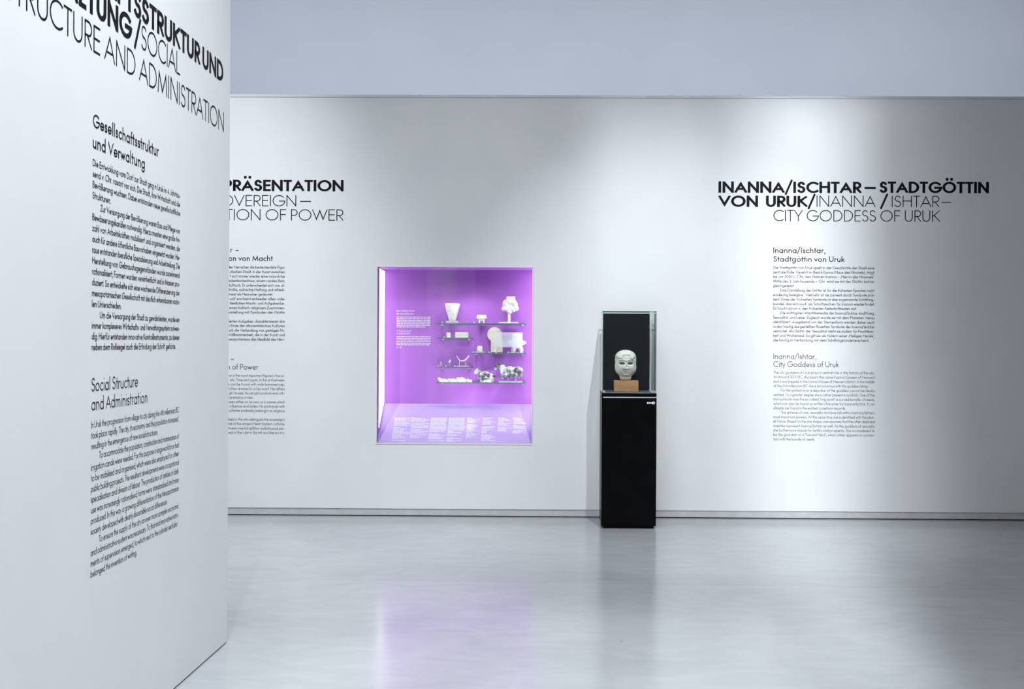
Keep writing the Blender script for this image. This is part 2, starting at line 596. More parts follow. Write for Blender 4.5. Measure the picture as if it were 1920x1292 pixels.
g('h', .46, [(0, 0), (0, ASC)], [(0, XH - .25)] + arc(.5, XH - .25, .5, .25, 180, 0)[1:] + [(1, 0)], kind='l')
g('i', 0, [(0, 0), (0, XH)], ('dot', 0, .88, 0), kind='l')
g('j', .14, [(1, XH), (1, -.15)] + arc(.2, -.15, .8, .15, 0, -90)[1:], ('dot', 1, .88, 0), kind='l', sl=.2)
g('k', .44, [(0, 0), (0, ASC)], [(.92, XH), (.04, .29)], [(.26, .38), (1, 0)], kind='l', sr=.2)
g('l', 0, [(0, 0), (0, ASC)], kind='l')
g('m', .80, [(0, 0), (0, XH)], [(0, XH - .22)] + arc(.25, XH - .22, .25, .22, 180, 0)[1:] + [(.5, 0)], [(.5, XH - .22)] + arc(.75, XH - .22, .25, .22, 180, 0)[1:] + [(1, 0)], kind='l')
g('n', .46, [(0, 0), (0, XH)], [(0, XH - .25)] + arc(.5, XH - .25, .5, .25, 180, 0)[1:] + [(1, 0)], kind='l')
g('o', .62, arc(.5, h, .5, h, 90, 450), kind='l', sl=.6, sr=.6)
g('p', .58, arc(.5, h, .5, h, 180, 540), [(0, DSC), (0, XH)], kind='l', sr=.6)
g('q', .58, arc(.5, h, .5, h, 0, 360), [(1, DSC), (1, XH)], kind='l', sl=.6)
g('r', .28, [(0, 0), (0, XH)], [(0, XH - .26)] + arc(.8, XH - .26, .8, .26, 180, 80)[1:], kind='l', sr=.2)
g('s', .36, arc(.5, XH * .76, .44, XH * .24, 25, 250) + arc(.5, XH * .26, .5, XH * .26, 75, -150), kind='l', sl=.6, sr=.5)
g('t', .30, [(.5, 0), (.5, .90)], [(0, XH), (1, XH)], kind='l', sl=.2, sr=.2)
g('u', .46, [(0, XH), (0, .25)] + arc(.5, .25, .5, .25, 180, 360)[1:], [(1, 0), (1, XH)], kind='l')
g('v', .52, [(0, XH), (.5, 0), (1, XH)], kind='l', sl=.1, sr=.1)
g('w', .82, [(0, XH), (.27, 0), (.5, XH), (.73, 0), (1, XH)], kind='l', sl=.1, sr=.1)
g('x', .48, [(0, 0), (1, XH)], [(0, XH), (1, 0)], kind='l', sl=.2, sr=.2)
g('y', .54, [(0, XH), (.52, 0.02)], [(1, XH), (.25, DSC)], kind='l', sl=.1, sr=.1)
g('z', .44, [(0, XH), (1, XH), (0, 0), (1, 0)], kind='l', sl=.4, sr=.4)
g('ß', .50, [(0, 0), (0, .82)] + arc(.42, .82, .42, .2, 180, 0)[1:] + [(.84, .78)] + arc(.5, .70, .34, .14, 0, -90)[1:] + arc(.5, .28, .5, .28, 90, -110), kind='l')
for a, b in (('ä', 'a'), ('ö', 'o'), ('ü', 'u')):
    q = G[b]
    G[a] = (q[0], q[1] + (('dot', .5, .88, -.13), ('dot', .5, .88, .13)), 'l', q[3], q[4])
# figures and marks
g('0', .50, arc(.5, .5, .5, .5, 90, 450))
g('1', .22, [(0, .84), (1, 1), (1, 0)])
g('2', .5, arc(.5, .7, .48, .3, 165, -35) + [(0, 0), (1, 0)])
g('3', .48, arc(.45, .76, .45, .24, 150, -90) + arc(.45, .27, .55, .27, 90, -150))
g('4', .58, [(.78, 0), (.78, 1), (0, .24), (1, .24)])
g('5', .5, [(.9, 1), (.25, 1), (.1, .55)] + arc(.45, .32, .55, .32, 110, -145))
g('6', .52, arc(.5, .32, .5, .32, 140, 500), [(.07, .45), (.6, 1)])
g('7', .5, [(0, 1), (1, 1), (.3, 0)])
g('8', .5, arc(.5, .76, .42, .24, -90, 270), arc(.5, .27, .5, .27, 90, 450))
g('9', .52, arc(.5, .68, .5, .32, -40, 320), [(.93, .55), (.4, 0)])
g('.', 0, ('dot', 0, .06, 0), kind='p')
g(',', .08, [(1, .08), (0, -.18)], kind='p')
g(';', .08, [(1, .08), (0, -.18)], ('dot', 1, .50, 0), kind='p')
g('-', .24, [(0, .33), (1, .33)], kind='p')
g('–', .46, [(0, .36), (1, .36)], kind='p')
g('—', .86, [(0, .42), (1, .42)], kind='p', sl=.3, sr=.3)
g('/', .48, [(0, -.08), (1, 1.08)], kind='p', sl=.2, sr=.2)
g('(', .20, arc(1.4, .42, 1.4, .62, 130, 230), kind='p')
g(')', .20, arc(-.4, .42, 1.4, .62, 50, -50), kind='p')
g("'", 0, [(0, .82), (0, 1.0)], kind='p', sl=.6, sr=.6)
g('‘', .08, [(0, .78), (1, 1.0)], kind='p', sl=.6, sr=.6)
g('‚', .08, [(1, .1), (0, -.16)], kind='p', sl=.6, sr=.6)
g('"', .16, [(0, .8), (.1, 1.0)], [(.9, .8), (1, 1.0)], kind='p', sl=.6, sr=.6)

WEIGHT = {          # half stroke across, half stroke along, side bearing, extra width, word space
    'bold': (.122, .092, .050, .5, .24),
    'med': (.070, .064, .085, .5, .34),
    'light': (.040, .039, .085, .4, .30),
    'medb': (.067, .062, .062, .5, .31),
    'bookb': (.047, .045, .064, .4, .27),
    'book': (.048, .046, .085, .4, .28),
}


FITS = []


def stroke_path(mb, pts, hx, hy, ox, oy, sx, sy, ylo, yhi, mi=0, put=None, caps=True, lift=0, sharp=False):
    """offset one polyline by an elliptical pen into a strip"""
    n = len(pts)
    closed = n > 3 and abs(pts[0][0] - pts[-1][0]) < 1e-6 and abs(pts[0][1] - pts[-1][1]) < 1e-6
    P = [Vector((p[0], p[1])) for p in pts]
    if closed:
        P = P[:-1]
        n -= 1
    seg = []
    for i in range(n if closed else n - 1):
        d = P[(i + 1) % n] - P[i]
        if d.length < 1e-9:
            d = Vector((1e-6, 0))
        seg.append(d.normalized())
    Ls, Rs = [], []
    for i in range(n):
        if closed:
            a, b = seg[i - 1], seg[i]
        else:
            a = seg[i - 1] if i > 0 else seg[0]
            b = seg[i] if i < n - 1 else seg[-1]
        p = P[i].copy()
        na = Vector((-a.y, a.x))
        nb = Vector((-b.y, b.x))
        mm = na + nb
        if mm.length < 1e-6:
            mm = na
        mm = mm.normalized()
        k = 1.0 / max(0.2, mm.dot(na))
        off = Vector((mm.x * hx, mm.y * hy)) * k
        if caps and not closed and (i == 0 or i == n - 1):
            e = -seg[0] if i == 0 else seg[-1]
            p = p + Vector((e.x * hx, e.y * hy))
        l_, r_ = p + off, p - off
        if sharp and 0 < i < n - 1:
            over = max(max(l_.y, r_.y) - yhi, 0) - max(ylo - min(l_.y, r_.y), 0)
            l_.y -= over * 0.85
            r_.y -= over * 0.85
        Ls.append(l_)
        Rs.append(r_)

    def fin(q):
        return put(ox + q.x * sx, oy + min(max(q.y, ylo), yhi) * sy, lift)
    vs = [fin(q) for q in Ls] + [fin(q) for q in Rs]
    fs = []
    for i in range(n if closed else n - 1):
        j = (i + 1) % n
        fs.append((i, n + i, n + j, j))
    mb.add(vs, fs, mi)


def glyph_w(ch, wt):
    hx, hy, sb, ex, sp = WEIGHT[wt]
    q = G[ch]
    return q[0] + 2 * hx * (ex if q[0] > 0 else 1.0) + (0 if q[0] == 0 else 2 * hx * (1 - ex) * .35)


def advance(text, wt):
    """pen positions of each glyph box, and the total ink width"""
    hx, hy, sb, ex, sp = WEIGHT[wt]
    x, out = 0.0, []
    for i, ch in enumerate(text):
        if ch == ' ':
            out.append((x, 0))
            x += sp
            continue
        q = G[ch]
        wd = glyph_w(ch, wt)
        if out:
            x += sb * q[3]
        out.append((x, wd))
        x += wd + (sb * q[4] if i < len(text) - 1 else 0)
    return out, x


def set_line(mb, put, text, wt, u0, v0, cap, u1=None, hscale=1.0, justify=True):
    """one line of lettering from u0 (baseline v0); u1 fits it to that right edge"""
    pos, wd = advance(text, wt)
    hx, hy, sb, ex, sp = WEIGHT[wt]
    h0 = hx
    extra = 0.0
    if u1 is not None:
        want = (u1 - u0) / cap
        ns = text.count(' ')
        hscale = want / wd
        if ns and justify:
            hs = min(hscale, 1.06)
            extra = min(max((want - wd * hs) / ns, 0.0), 0.6)
            hscale = (want - extra * ns) / wd
    sx = cap * hscale
    hx = h0 / max(hscale, 0.6)
    hx0 = hx
    spn = 0
    FITS.append((wt, round(hscale, 3), round(extra, 3), text[:20]))
    for ch, (x, wg) in zip(text, pos):
        if ch == ' ':
            spn += 1
            continue
        q = G[ch]
        hx = hx0 * (0.72 if ch == '/' and wt == 'bold' else 1.0)
        ox = u0 + x * sx + spn * extra * cap
        kind = q[2]
        gx0, gw = hx, max(wg - 2 * hx, 0)
        lo = -0.35 if kind != 'c' else 0.0
        hi = 1.3 if kind != 'c' else 1.0
        if ch == 'Q':
            lo = -0.1
        if kind == 'l':
            lo = DSC if ch in 'gjpqy' else 0.0
            hi = XH if ch in 'acemnopqrsuvwxzgy' else ASC

        def mx(x):
            return gx0 + x * gw

        def my(y):
            if kind == 'c':
                return hy + y * (1 - 2 * hy)
            if kind == 'l':
                kn = [(DSC, DSC + hy), (0, hy), (XH, XH - hy), (ASC, ASC - hy)]
                if y <= 0:
                    a, b = kn[0], kn[1]
                elif y <= XH:
                    a, b = kn[1], kn[2]
                else:
                    a, b = kn[2], kn[3]
                return a[1] + (y - a[0]) / (b[0] - a[0]) * (b[1] - a[1])
            return y
        for kk, p in enumerate(q[1]):
            if p[0] == 'dot':
                r = max(hx * 1.12, .055)
                cx, cy = mx(p[1]) + p[3] * (1.0 if wt != 'bold' else 1.15), p[2]
                vs = [put(ox + (cx + r * math.cos(t * math.pi / 6)) * sx, v0 + (cy + r * math.sin(t * math.pi / 6)) * cap) for t in range(12)]
                mb.add(vs, [tuple(range(12))])
            else:
                stroke_path(mb, [(mx(a), my(b)) for a, b in p], hx, hy, ox, v0, sx, cap, lo, hi, put=put, lift=kk + 3 * (spn % 2 == 0), caps=not (ch == 'N' and kk == 2), sharp=ch in 'VWAMÄvw')


def on_back(px, py):
    p = at_y(px, py, DW)
    return p.x, p.z


def on_part(px, py):
    p = at_x(px, py, XP)
    return p.y, p.z


def text_part(name, material, parent, org, put, lines):
    mb = MB()
    for ln in lines:
        set_line(mb, put, *ln[0], **ln[1])
    o = mb.build(name, material, parent)
    return o


# ------------------------------------------------------------------ the room
XL_ROOM, XR_ROOM, YB, YF, HZ = -7.0, 6.5, -5.0, YFAR, 6.8
b = MB(); b.box((XL_ROOM, YB, -0.1), (XR_ROOM, YF, 0)); structure(b.build('floor', M['floor']))
b = MB(); b.box((XL_ROOM, YB, HZ), (XR_ROOM, YF, HZ + 0.1)); structure(b.build('ceiling', M['ceil']))
b = MB(); b.box((XL_ROOM, YF, 0), (XR_ROOM, YF + 0.1, HZ)); structure(b.build('wall_far', M['hall']))
b = MB(); b.box((XL_ROOM - 0.1, YB, 0), (XL_ROOM, YF, HZ)); structure(b.build('wall_side', M['hall']))
b = MB(); b.box((XR_ROOM, YB, 0), (XR_ROOM + 0.1, YF, HZ)); structure(b.build('wall_right', M['dark_room']))
b = MB(); b.box((XL_ROOM, YB - 0.1, 0), (XR_ROOM, YB, HZ)); structure(b.build('wall_front', M['dark_room']))

# added spotlight bodies, out of frame; their flaps block light to shape wall bands
for nm, loc, rects in BEAM_BLOCKERS:
    t = thing('added_spotlight', loc, 'black spotlight added out of view to light the ' + {'right': 'bright streak right', 'middle': 'wall right of the pedestal', 'centre': 'wall around the violet case', 'left': 'wall beside the partition'}[nm.split('_')[0]], 'spotlight', 'added out-of-view spotlights')
    hb = MB()
    hb.tube([(0, -0.34, 0.06), (0, -0.08, 0.01)], [0.075, 0.085], 24)
    hb.tube([(0, -0.30, 0.10), (0, -0.30, HZ - loc[2])], 0.012, 10)
    hb.build('added_housing', M['black'], t)
    for a_, c_ in rects:
        pb = MB()
        pb.box(tuple(Vector(a_) - Vector(loc)), tuple(Vector(c_) - Vector(loc)))
        pb.build('added_beam_blocker', M['black'], t)

# long exhibition wall with the opening of the case
p0, p1 = at_y(708, 500.5, DW), at_y(997, 832.0, DW)
CX0, CX1, CZ1, CZ0 = p0.x, p1.x, p0.z, p1.z
CD = 0.32                      # depth of the case
SK0, SK1 = 0.008, 0.060        # skirting
WX0, WX1, WT = -6.2, 6.0, 0.42
b = MB()
b.box((WX0, DW, SK1), (CX0 - 0.007, DW + WT, ZTOP - 0.022))
b.box((CX1 + 0.007, DW, SK1), (WX1, DW + WT, ZTOP - 0.022))
b.box((CX0 - 0.007, DW, CZ1 + 0.006), (CX1 + 0.007, DW + WT, ZTOP - 0.022))
b.box((CX0 - 0.007, DW, SK1), (CX1 + 0.007, DW + WT, CZ0 - 0.007))
structure(b.build('wall_back', M['wall']))
b = MB(); b.box((WX0, DW + 0.006, SK0), (WX1, DW + WT, SK1)); structure(b.build('baseboard_back', M['skirt']))
b = MB(); b.box((WX0, DW + 0.012, 0), (WX1, DW + WT, SK0)); structure(b.build('gap_shade_strip_1', M['gap']))  # dark strip painted in place of the shade below the skirting
b = MB(); b.box((WX0, DW - 0.004, ZTOP - 0.020), (WX1, DW + WT, ZTOP)); structure(b.build('trim_2', M['cap'], bevel=0.002))

# free-standing partition on the left
PZ = 3.30
b = MB(); b.box((XP - 0.30, -1.6, 0.006), (XP, YPE, PZ)); structure(b.build('wall_left', M['wall']))
b = MB(); b.box((XP - 0.29, -1.59, 0), (XP - 0.006, YPE - 0.006, 0.006)); structure(b.build('gap_shade_strip_2', M['gap']))  # dark strip painted in place of the shade under the partition

# ------------------------------------------------------------------ lettering on the back wall
YT = DW - 0.0006


def put_back(u, v, k=0):
    return (u, YT - k * 4e-5, v)


def back_lines(rows, wt, cap):
    out = []
    for text, x0, x1, y in rows:
        a = on_back(x0, y)
        c = on_back(x1, y)
        out.append(((text, wt, a[0], a[1], cap), dict(u1=c[0])))
    return out


PXM = (at_y(1058, 642, DW) - at_y(1057, 642, DW)).x     # metres per pixel on that wall
CAPT = 21.3 * PXM


def wall_block(name, label, parts, cat='lettering', put=put_back):
    t = thing(name, (0, 0, 0), label, cat)
    split = []
    for pname, material, lines in parts:
        split += [('heading', material, [ln]) for ln in lines] if pname == 'heading' else [(pname, material, lines)]
    for pname, material, lines in split:
        text_part(pname, material, t, None, put, lines)
    return t


def col_rows(lines, y0, dy, x0, x1, indent=13.5):
    """rows of a text column: (text, right edge or None, indented?)"""
    rows = []
    for i, (text, xr, ind) in enumerate(lines):
        if text:
            rows.append((text, x0 + (indent if ind else 0), xr or x1, y0 + dy * i))
    return rows


wall_block('wall_title', 'large black title about the city goddess on the back wall, right of the pedestal', [
    ('bold_lettering', M['ink'], back_lines([('INANNA/ISCHTAR', 1347, 1615, 361.4), ('—', 1621, 1642, 361.4), ('STADTGÖTTIN', 1649, 1854, 361.8),
                                             ('VON URUK/', 1347, 1529, 387.8), ('/', 1650, 1665, 388.3)], 'bold', CAPT)),
    ('light_lettering', M['ink'], back_lines([('INANNA', 1531, 1641.5, 387.8), ('ISHTAR', 1672, 1761, 388.3), ('—', 1765, 1783, 388.4),
                                              ('CITY GODDESS OF URUK', 1450, 1762.5, 414.8)], 'light', CAPT))])

DE = [('Die Stadtgöttin von Uruk spielt in der Geschichte der Stadt eine', None, 0), ('zentrale Rolle. Verehrt im Bezirk Eanna (Haus des Himmels), trägt', None, 0),
      ('sie um 3000 v. Chr. den Namen Inanna – ‚Herrin des Himmels‘.', None, 0), ('Mitte des 3. Jahrtausends v. Chr. wird sie mit der Göttin Ischtar', None, 0),
      ('gleichgesetzt.', 1489.5, 0), ('Eine Darstellung der Göttin ist für die frühesten Epochen nicht', None, 1),
      ('eindeutig belegbar. Vielmehr ist sie zumeist durch Symbole prä-', None, 0), ('sent. Eines der frühesten Symbole ist das sogenannte Schilfring-', None, 0),
      ('bündel, das sich auch als Schriftzeichen für Inanna wiederfindet.', None, 0), ('Es taucht schon in den frühesten Keilschrifttexten auf.', 1606.5, 0),
      ('Die wichtigsten Machtbereiche der Inanna/Ischtar sind Krieg,', None, 1), ('Sexualität und Liebe. Zugleich wurde sie mit dem Planeten Venus', None, 0),
      ('identifiziert. Ausgehend von der Sternenform werden daher auch', None, 0), ('in den häufig dargestellten Rosetten Symbole der Inanna/Ischtar', None, 0),
      ('vermutet. Als Göttin der Sexualität steht sie zudem für Fruchtbar-', None, 0), ('keit und Wohlstand. So gilt sie als Hüterin einer ‚Heiligen Herde‘,', None, 0),
      ('die häufig in Verbindung mit dem Schilfringbündel erscheint.', 1630, 0)]
EN = [('The city goddess of Uruk plays a central role in the history of the city.', None, 0), ('At around 3000 BC she bears the name Inanna (Queen of Heaven)', None, 0),
      ('and is worshipped in the Eanna (House of Heaven) district. In the middle', None, 0), ('of the 3rd millennium BC she is synonymous with the goddess Ishtar.', 1628.5, 0),
      ('For the earliest eras a depiction of the goddess cannot be clearly', None, 1), ('verified. To a greater degree she is rather present in symbols. One of the', None, 0),
      ('first symbols was the so called "ring-post" a curved bundle of reeds,', None, 0), ('which can also be found as written character for Inanna/Ischtar. It can', None, 0),
      ('already be found in the earliest cuneiform records.', 1585.5, 0), ("The spheres of war, sexuality and love fell within Inanna's/Ishtar's", None, 1),
      ('most important powers. At the same time she is identified with the plan-', None, 0), ('et Venus. Based on the star shape, one assumes that the often depicted', None, 0),
      ('rosettes represent Inanna/Ischtar as well. As the goddess of sexuality', None, 0), ('she furthermore stands for fertility and prosperity. She is considered to', None, 0),
      ('be the guardian of a "Sacred Herd", which often appears in connec-', None, 0), ('tion with the bundle of reeds.', 1527.5, 0)]
CAPS_, CAPB = 10.5 * PXM, 5.35 * PXM


def paras(rows, starts, wt, cap, material, conv):
    """one part per paragraph"""
    out = []
    starts = list(starts) + [len(rows)]
    for a, c in zip(starts, starts[1:]):
        out.append(('paragraph', material, conv(rows[a:c], wt, cap)))
    return out


wall_block('wall_text', 'small bold German text column under the goddess title, right part of the back wall',
           [('heading', M['ink'], back_lines([('Inanna/Ischtar,', 1450, 1547.5, 474.3), ('Stadtgöttin von Uruk', 1450, 1583.5, 490.6)], 'med', CAPS_))]
           + paras(col_rows(DE, 504.2, 8.495, 1449.6, 1639.6), (0, 5, 10), 'medb', CAPB, M['ink_grey'], back_lines))
wall_block('wall_text', 'small thin English text column below the German one, right part of the back wall',
           [('heading', M['ink_grey'], back_lines([('Inanna/Ishtar,', 1450.3, 1530.5, 673.1), ('City Goddess of Uruk', 1450, 1573, 687.9)], 'book', CAPS_))]
           + paras(col_rows(EN, 700.9, 8.325, 1450, 1640), (0, 4, 9), 'bookb', CAPB, M['ink_grey'], back_lines))

wall_block('wall_title', 'large black title about power on the back wall, cut off by the left partition', [
    ('bold_lettering', M['ink'], back_lines([('REPRÄSENTATION', 387.0, 644.2, 358.0)], 'bold', CAPT)),
    ('light_lettering', M['ink'], back_lines([('SOVEREIGN', 398.5, 555.5, 386.5), ('—', 562.5, 583.3, 386.5), ('TATION OF POWER', 388.5, 643.8, 412.9)], 'light', CAPT))])
DE2 = [('der Herrscher die bedeutendste Figur', 534, 427.5), ('olischen Stadt. In der Kunst zwischen', 534, 430.5), ('t sich immer wieder eine männliche', 534, 430.8),
       ('ackenknotenfrisur, einem runden Bart,', 534, 427.5), ('Hüfttuch. Er unterscheidet sich von al-', 534, 426.6), ('Größe, aufrechte Haltung und athleti-', 534, 425.6),
       ('meist als Herrscher gedeutet.', 511.8, 428.6), ('ock‘ erscheint entweder allein oder', 534, 430.4), ('hiedlichen Macht- und Aufgabenbe-', 534, 431),
       ('einen kultisch-religiösen Zusammen-', 534, 429.8), ('arstellung mit Symbolen der Göttin', 534, 426.8), ('', 0, 0),
       ('ierten Aufgaben charakterisieren das', 534, 429.2), ('m Ende der altorientalischen Kulturen', 534, 426), ('uch die Verbindung von geistigen Fä-', 534, 428),
       ('Vollkommenheit, die in der Kunst und', 534, 427.4), ('esopotamiens das Idealbild des Herr-', 534, 429.6)]
EN2 = [('er is the most important figure in the or-', 534, 429.8), ('city. Time and again, in the art between', 534, 431), ('e can be found with wide brimmed cap,', 534, 427.4),
       ('often dressed in a hip scarf. He differs', 534, 429.2), ('gh his size, his upright posture and ath-', 534, 429.6), ('rpreted as a ruler.', 475.5, 429),
       ('ears either on his own or in scenes which', 534, 429.2), ('influence and duties. His portrayals with', 534, 430.8), ('a/Ishtar probably belong in a religious', 534, 429.2), ('', 0, 0),
       ("lised in the arts distinguish the sovereign's", 534, 428), ('nd of the ancient Near Eastern cultures.', 534, 428.2), ('tween mental abilities and physical per-', 534, 428.2),
       ('eal of the ruler in the art and literary tra-', 534, 428.6)]


def rows2(L, y0, dy):
    return [(t, x0, x1, y0 + dy * i) for i, (t, x1, x0) in enumerate(L) if t]


wall_block('wall_text', 'small bold German text beside the left partition, left part of the back wall',
           [('heading', M['ink'], back_lines([('r –', 432, 447.8, 473.4), ('on von Macht', 428.4, 511.6, 489.2)], 'med', CAPS_))]
           + paras(rows2(DE2, 503.4, 8.44), (0, 7, 11), 'medb', CAPB, M['ink_grey'], back_lines))
wall_block('wall_text', 'small thin English text beside the left partition, below the bold German text',
           [('heading', M['ink_grey'], back_lines([('–', 432.4, 439, 677.5), ('n of Power', 426.0, 484.4, 692.8)], 'book', CAPS_))]
           + paras(rows2(EN2, 706.4, 8.225), (0, 6, 9), 'bookb', CAPB, M['ink_grey'], back_lines))

# ------------------------------------------------------------------ lettering on the left partition
XT = XP + 0.0006


def put_part(u, v, k=0):
    return (XT + k * 4e-5, u, v)


def part_lines(rows, wt, cap):
    out = []
    for text, x0, x1, z in rows:
        out.append(((text, wt, x0, z, cap), dict(u1=x1)))
    return out


U0 = on_part(173.6, 305)[0]
U1 = on_part(337.6, 370)[0]
UI = on_part(187.9, 450)[0]


def pz(x, y):
    return on_part(x, y)[1]


def pu(x, y=500):
    return on_part(x, y)[0]


PDE = [('Die Entwicklung vom Dorf zur Stadt ging in Uruk im 4. Jahrtau-', None, 0), ('send v. Chr. rasant vor sich. Die Stadt, ihre Wirtschaft und die', None, 0),
       ('Bevölkerung wuchsen. Dabei entstanden neue gesellschaftliche', None, 0), ('Strukturen.', 207.3, 0), ('Zur Versorgung der Bevölkerung waren Bau und Pflege von', None, 1),
       ('Bewässerungskanälen notwendig. Hierzu mussten eine große An-', None, 0), ('zahl von Arbeitskräften mobilisiert und organisiert werden, die', None, 0),
       ('auch für andere öffentliche Bauvorhaben eingesetzt wurden. Hie-', None, 0), ('raus entstanden berufliche Spezialisierung und Arbeitsteilung. Die', None, 0),
       ('Herstellung von Gebrauchsgegenständen wurde zunehmend', None, 0), ('rationalisiert; Formen wurden vereinheitlicht und in Massen pro-', None, 0),
       ('duziert. So entwickelte sich eine wachsende Differenzierung der', None, 0), ('mesopotamischen Gesellschaft mit deutlich erkennbaren sozia-', None, 0),
       ('len Unterschieden.', 228, 0), ('Um die Versorgung der Stadt zu gewährleisten, wurde ein', None, 1), ('immer komplexeres Wirtschafts- und Verwaltungssystem notwen-', None, 0),
       ('dig. Hierfür entstanden innovative Kontrollinstrumente, zu denen', None, 0), ('neben dem Rollsiegel auch die Erfindung der Schrift gehörte.', 330.5, 0)]
PEN = [('In Uruk the progression from village to city during the 4th millennium BC', None, 0), ('took place rapidly. The city, its economy and the population increased,', 336.6, 0),
       ('resulting in the emergence of new social structures.', 298, 0), ('To accommodate the population, construction and maintenance of', None, 1),
       ('irrigation canals were needed. For this purpose a large workforce had', None, 0), ('to be mobilised and organised, which were also employed for other', None, 0),
       ('public building projects. The resultant developments were occupational', None, 0), ('specialisation and division of labour. The production of articles of daily', None, 0),
       ('use was increasingly rationalised; forms were standardised and mass', None, 0), ('produced. In this way a growing differentiation of the Mesopotamian', None, 0),
       ('society developed with clearly discernible social differences.', 316.2, 0), ('To ensure the supply of the city an ever more complex economic', None, 1),
       ('and administrative system was necessary. To that end innovative instru-', None, 0), ('ments of supervision emerged, to which next to the cylinder seal also', 335.6, 0),
       ('belonged the invention of writing.', 259.5, 0)]


def prow(L, z0, z1):
    n = len(L) - 1
    out = []
    for i, (t, xr, ind) in enumerate(L):
        z = z0 + (z1 - z0) * i / n
        out.append((t, UI if ind else U0, pu(xr, 400 + 0) if xr else U1, z))
    return out


zA, zB = pz(173.85, 310.8), pz(173.2, 656.8)
zC, zD = pz(172.4, 802.7), pz(170.0, 1083.4)
CAPTP, CAPSP, CAPBP = CAPT * 1.0, 10.6 * PXM, 5.4 * PXM
wall_block('wall_text', 'small bold German text column on the left partition, under its big title',
           [('heading', M['ink'], part_lines([('Gesellschaftsstruktur', U0, pu(296.3), zA + 30.0 * PXM), ('und Verwaltung', U0, pu(270.2), zA + 13.7 * PXM)], 'med', CAPSP))]
           + paras(prow(PDE, zA, zB), (0, 4, 14), 'medb', CAPBP, M['ink_grey'], part_lines), put=put_part)
wall_block('wall_text', 'small thin English text column low on the left partition, below the German text',
           [('heading', M['ink_grey'], part_lines([('Social Structure', U0, pu(259.5), zC + 28.2 * PXM), ('and Administration', U0, pu(277.3), zC + 13.5 * PXM)], 'book', CAPSP))]
           + paras(prow(PEN, zC, zD), (0, 3, 11), 'bookb', CAPBP, M['ink_grey'], part_lines), put=put_part)


def two_anchor(text, wt, ch, px_ch, px_right, z, cap):
    """line whose glyph number `ch` is centred at one place and whose right edge lies at another"""
    pos, wd = advance(text, wt)
    xc = pos[ch][0] + pos[ch][1] / 2
    ua, ub = pu(px_ch, 100), pu(px_right, 200)
    sc = (ub - ua) / (wd - xc)
    u0 = ub - wd * sc
    return ((text, wt, u0, z, cap), dict(hscale=sc / cap))


z1, z2, z3 = pz(407.5, 147.7), pz(311.1, 123.6), pz(409, 241.8)
wall_block('wall_title', 'large black title running off the frame on the left partition', [
    ('bold_lettering', M['ink'], [two_anchor('GESELLSCHAFTSSTRUKTUR UND', 'bold', 11, 242, 418.2, z1, CAPTP),
                                  two_anchor('VERWALTUNG', 'bold', 6, 170.5, 246.0, z2, CAPTP),
                                  (('/', 'bold', pu(249.0), z2, CAPTP), dict(u1=pu(261.8)))]),
    ('light_lettering', M['ink'], [two_anchor('SOCIAL', 'light', 0, 269.5, 337.2, z2, CAPTP),
                                   two_anchor('STRUCTURE AND ADMINISTRATION', 'light', 1, 35.6, 419.6, z3, CAPTP)])], put=put_part)

# ------------------------------------------------------------------ lit display case in the back wall
case = thing('display_case', (0.5 * (CX0 + CX1), DW, CZ0), 'violet lit glazed display case recessed in the white back wall', 'display case')
OC = Vector(case.location)


def loc_(p, o):
    return tuple(Vector(p) - Vector(o))


def cbox(a, c, mi=0, mb=None):
    mb.box(loc_(a, OC), loc_(c, OC), mi)


YBK = DW + CD
ZL1 = at_y(860, 757.3, YBK).z             # upper edge of the sloping ledge
YL0 = DW + 0.018
b = MB(); cbox((CX0 - 0.006, YBK, CZ0), (CX1 + 0.006, YBK + 0.02, CZ1 + 0.005), mb=b); back_panel = b.build('back_panel', M['violet'], case)
b = MB(); cbox((CX0 - 0.006, DW + 0.006, CZ1), (CX1 + 0.006, YBK, CZ1 + 0.005), mb=b); b.build('ceiling_panel', M['violet'], case)
for nm, xa, xb in (('side_panel', CX0 - 0.006, CX0), ('side_panel', CX1, CX1 + 0.006)):
    b = MB(); cbox((xa, DW + 0.006, CZ0 - 0.006), (xb, YBK, CZ1), mb=b); sp_ = b.build(nm, M['violet'], case)
    # luminous strip let into the side panel, its foot following the ledge
    sgn = 1 if xb == CX0 else -1
    xf = xb if sgn > 0 else xa
    ya, yb = DW + 0.085, YBK - 0.004
    def ledge_z(y):
        return CZ0 + (ZL1 - CZ0) * (y - YL0) / (YBK - YL0)
    pts = [(ya, ledge_z(ya) + 0.045), (yb, ledge_z(yb) + 0.012), (yb, CZ1 - 0.012), (ya, CZ1 - 0.006)]
    lb = MB()
    vs = [loc_((xf, y, z), OC) for y, z in pts] + [loc_((xf + sgn * 0.003, y, z), OC) for y, z in pts]
    lb.add(vs, [(0, 1, 2, 3), (4, 7, 6, 5), (0, 4, 5, 1), (1, 5, 6, 2), (2, 6, 7, 3), (3, 7, 4, 0)])
    lb.build('light_panel', M['tube'], sp_)
b = MB()
vs = [(CX0, YL0, CZ0), (CX1, YL0, CZ0), (CX1, YBK, ZL1), (CX0, YBK, ZL1), (CX1, YBK, CZ0), (CX0, YBK, CZ0)]
b.add([loc_(p, OC) for p in vs], [(0, 1, 2, 3), (0, 5, 4, 1), (1, 4, 2), (0, 3, 5), (2, 4, 5, 3)])
ledge = b.build('label_ledge', M['lilac'], case)
b = MB()
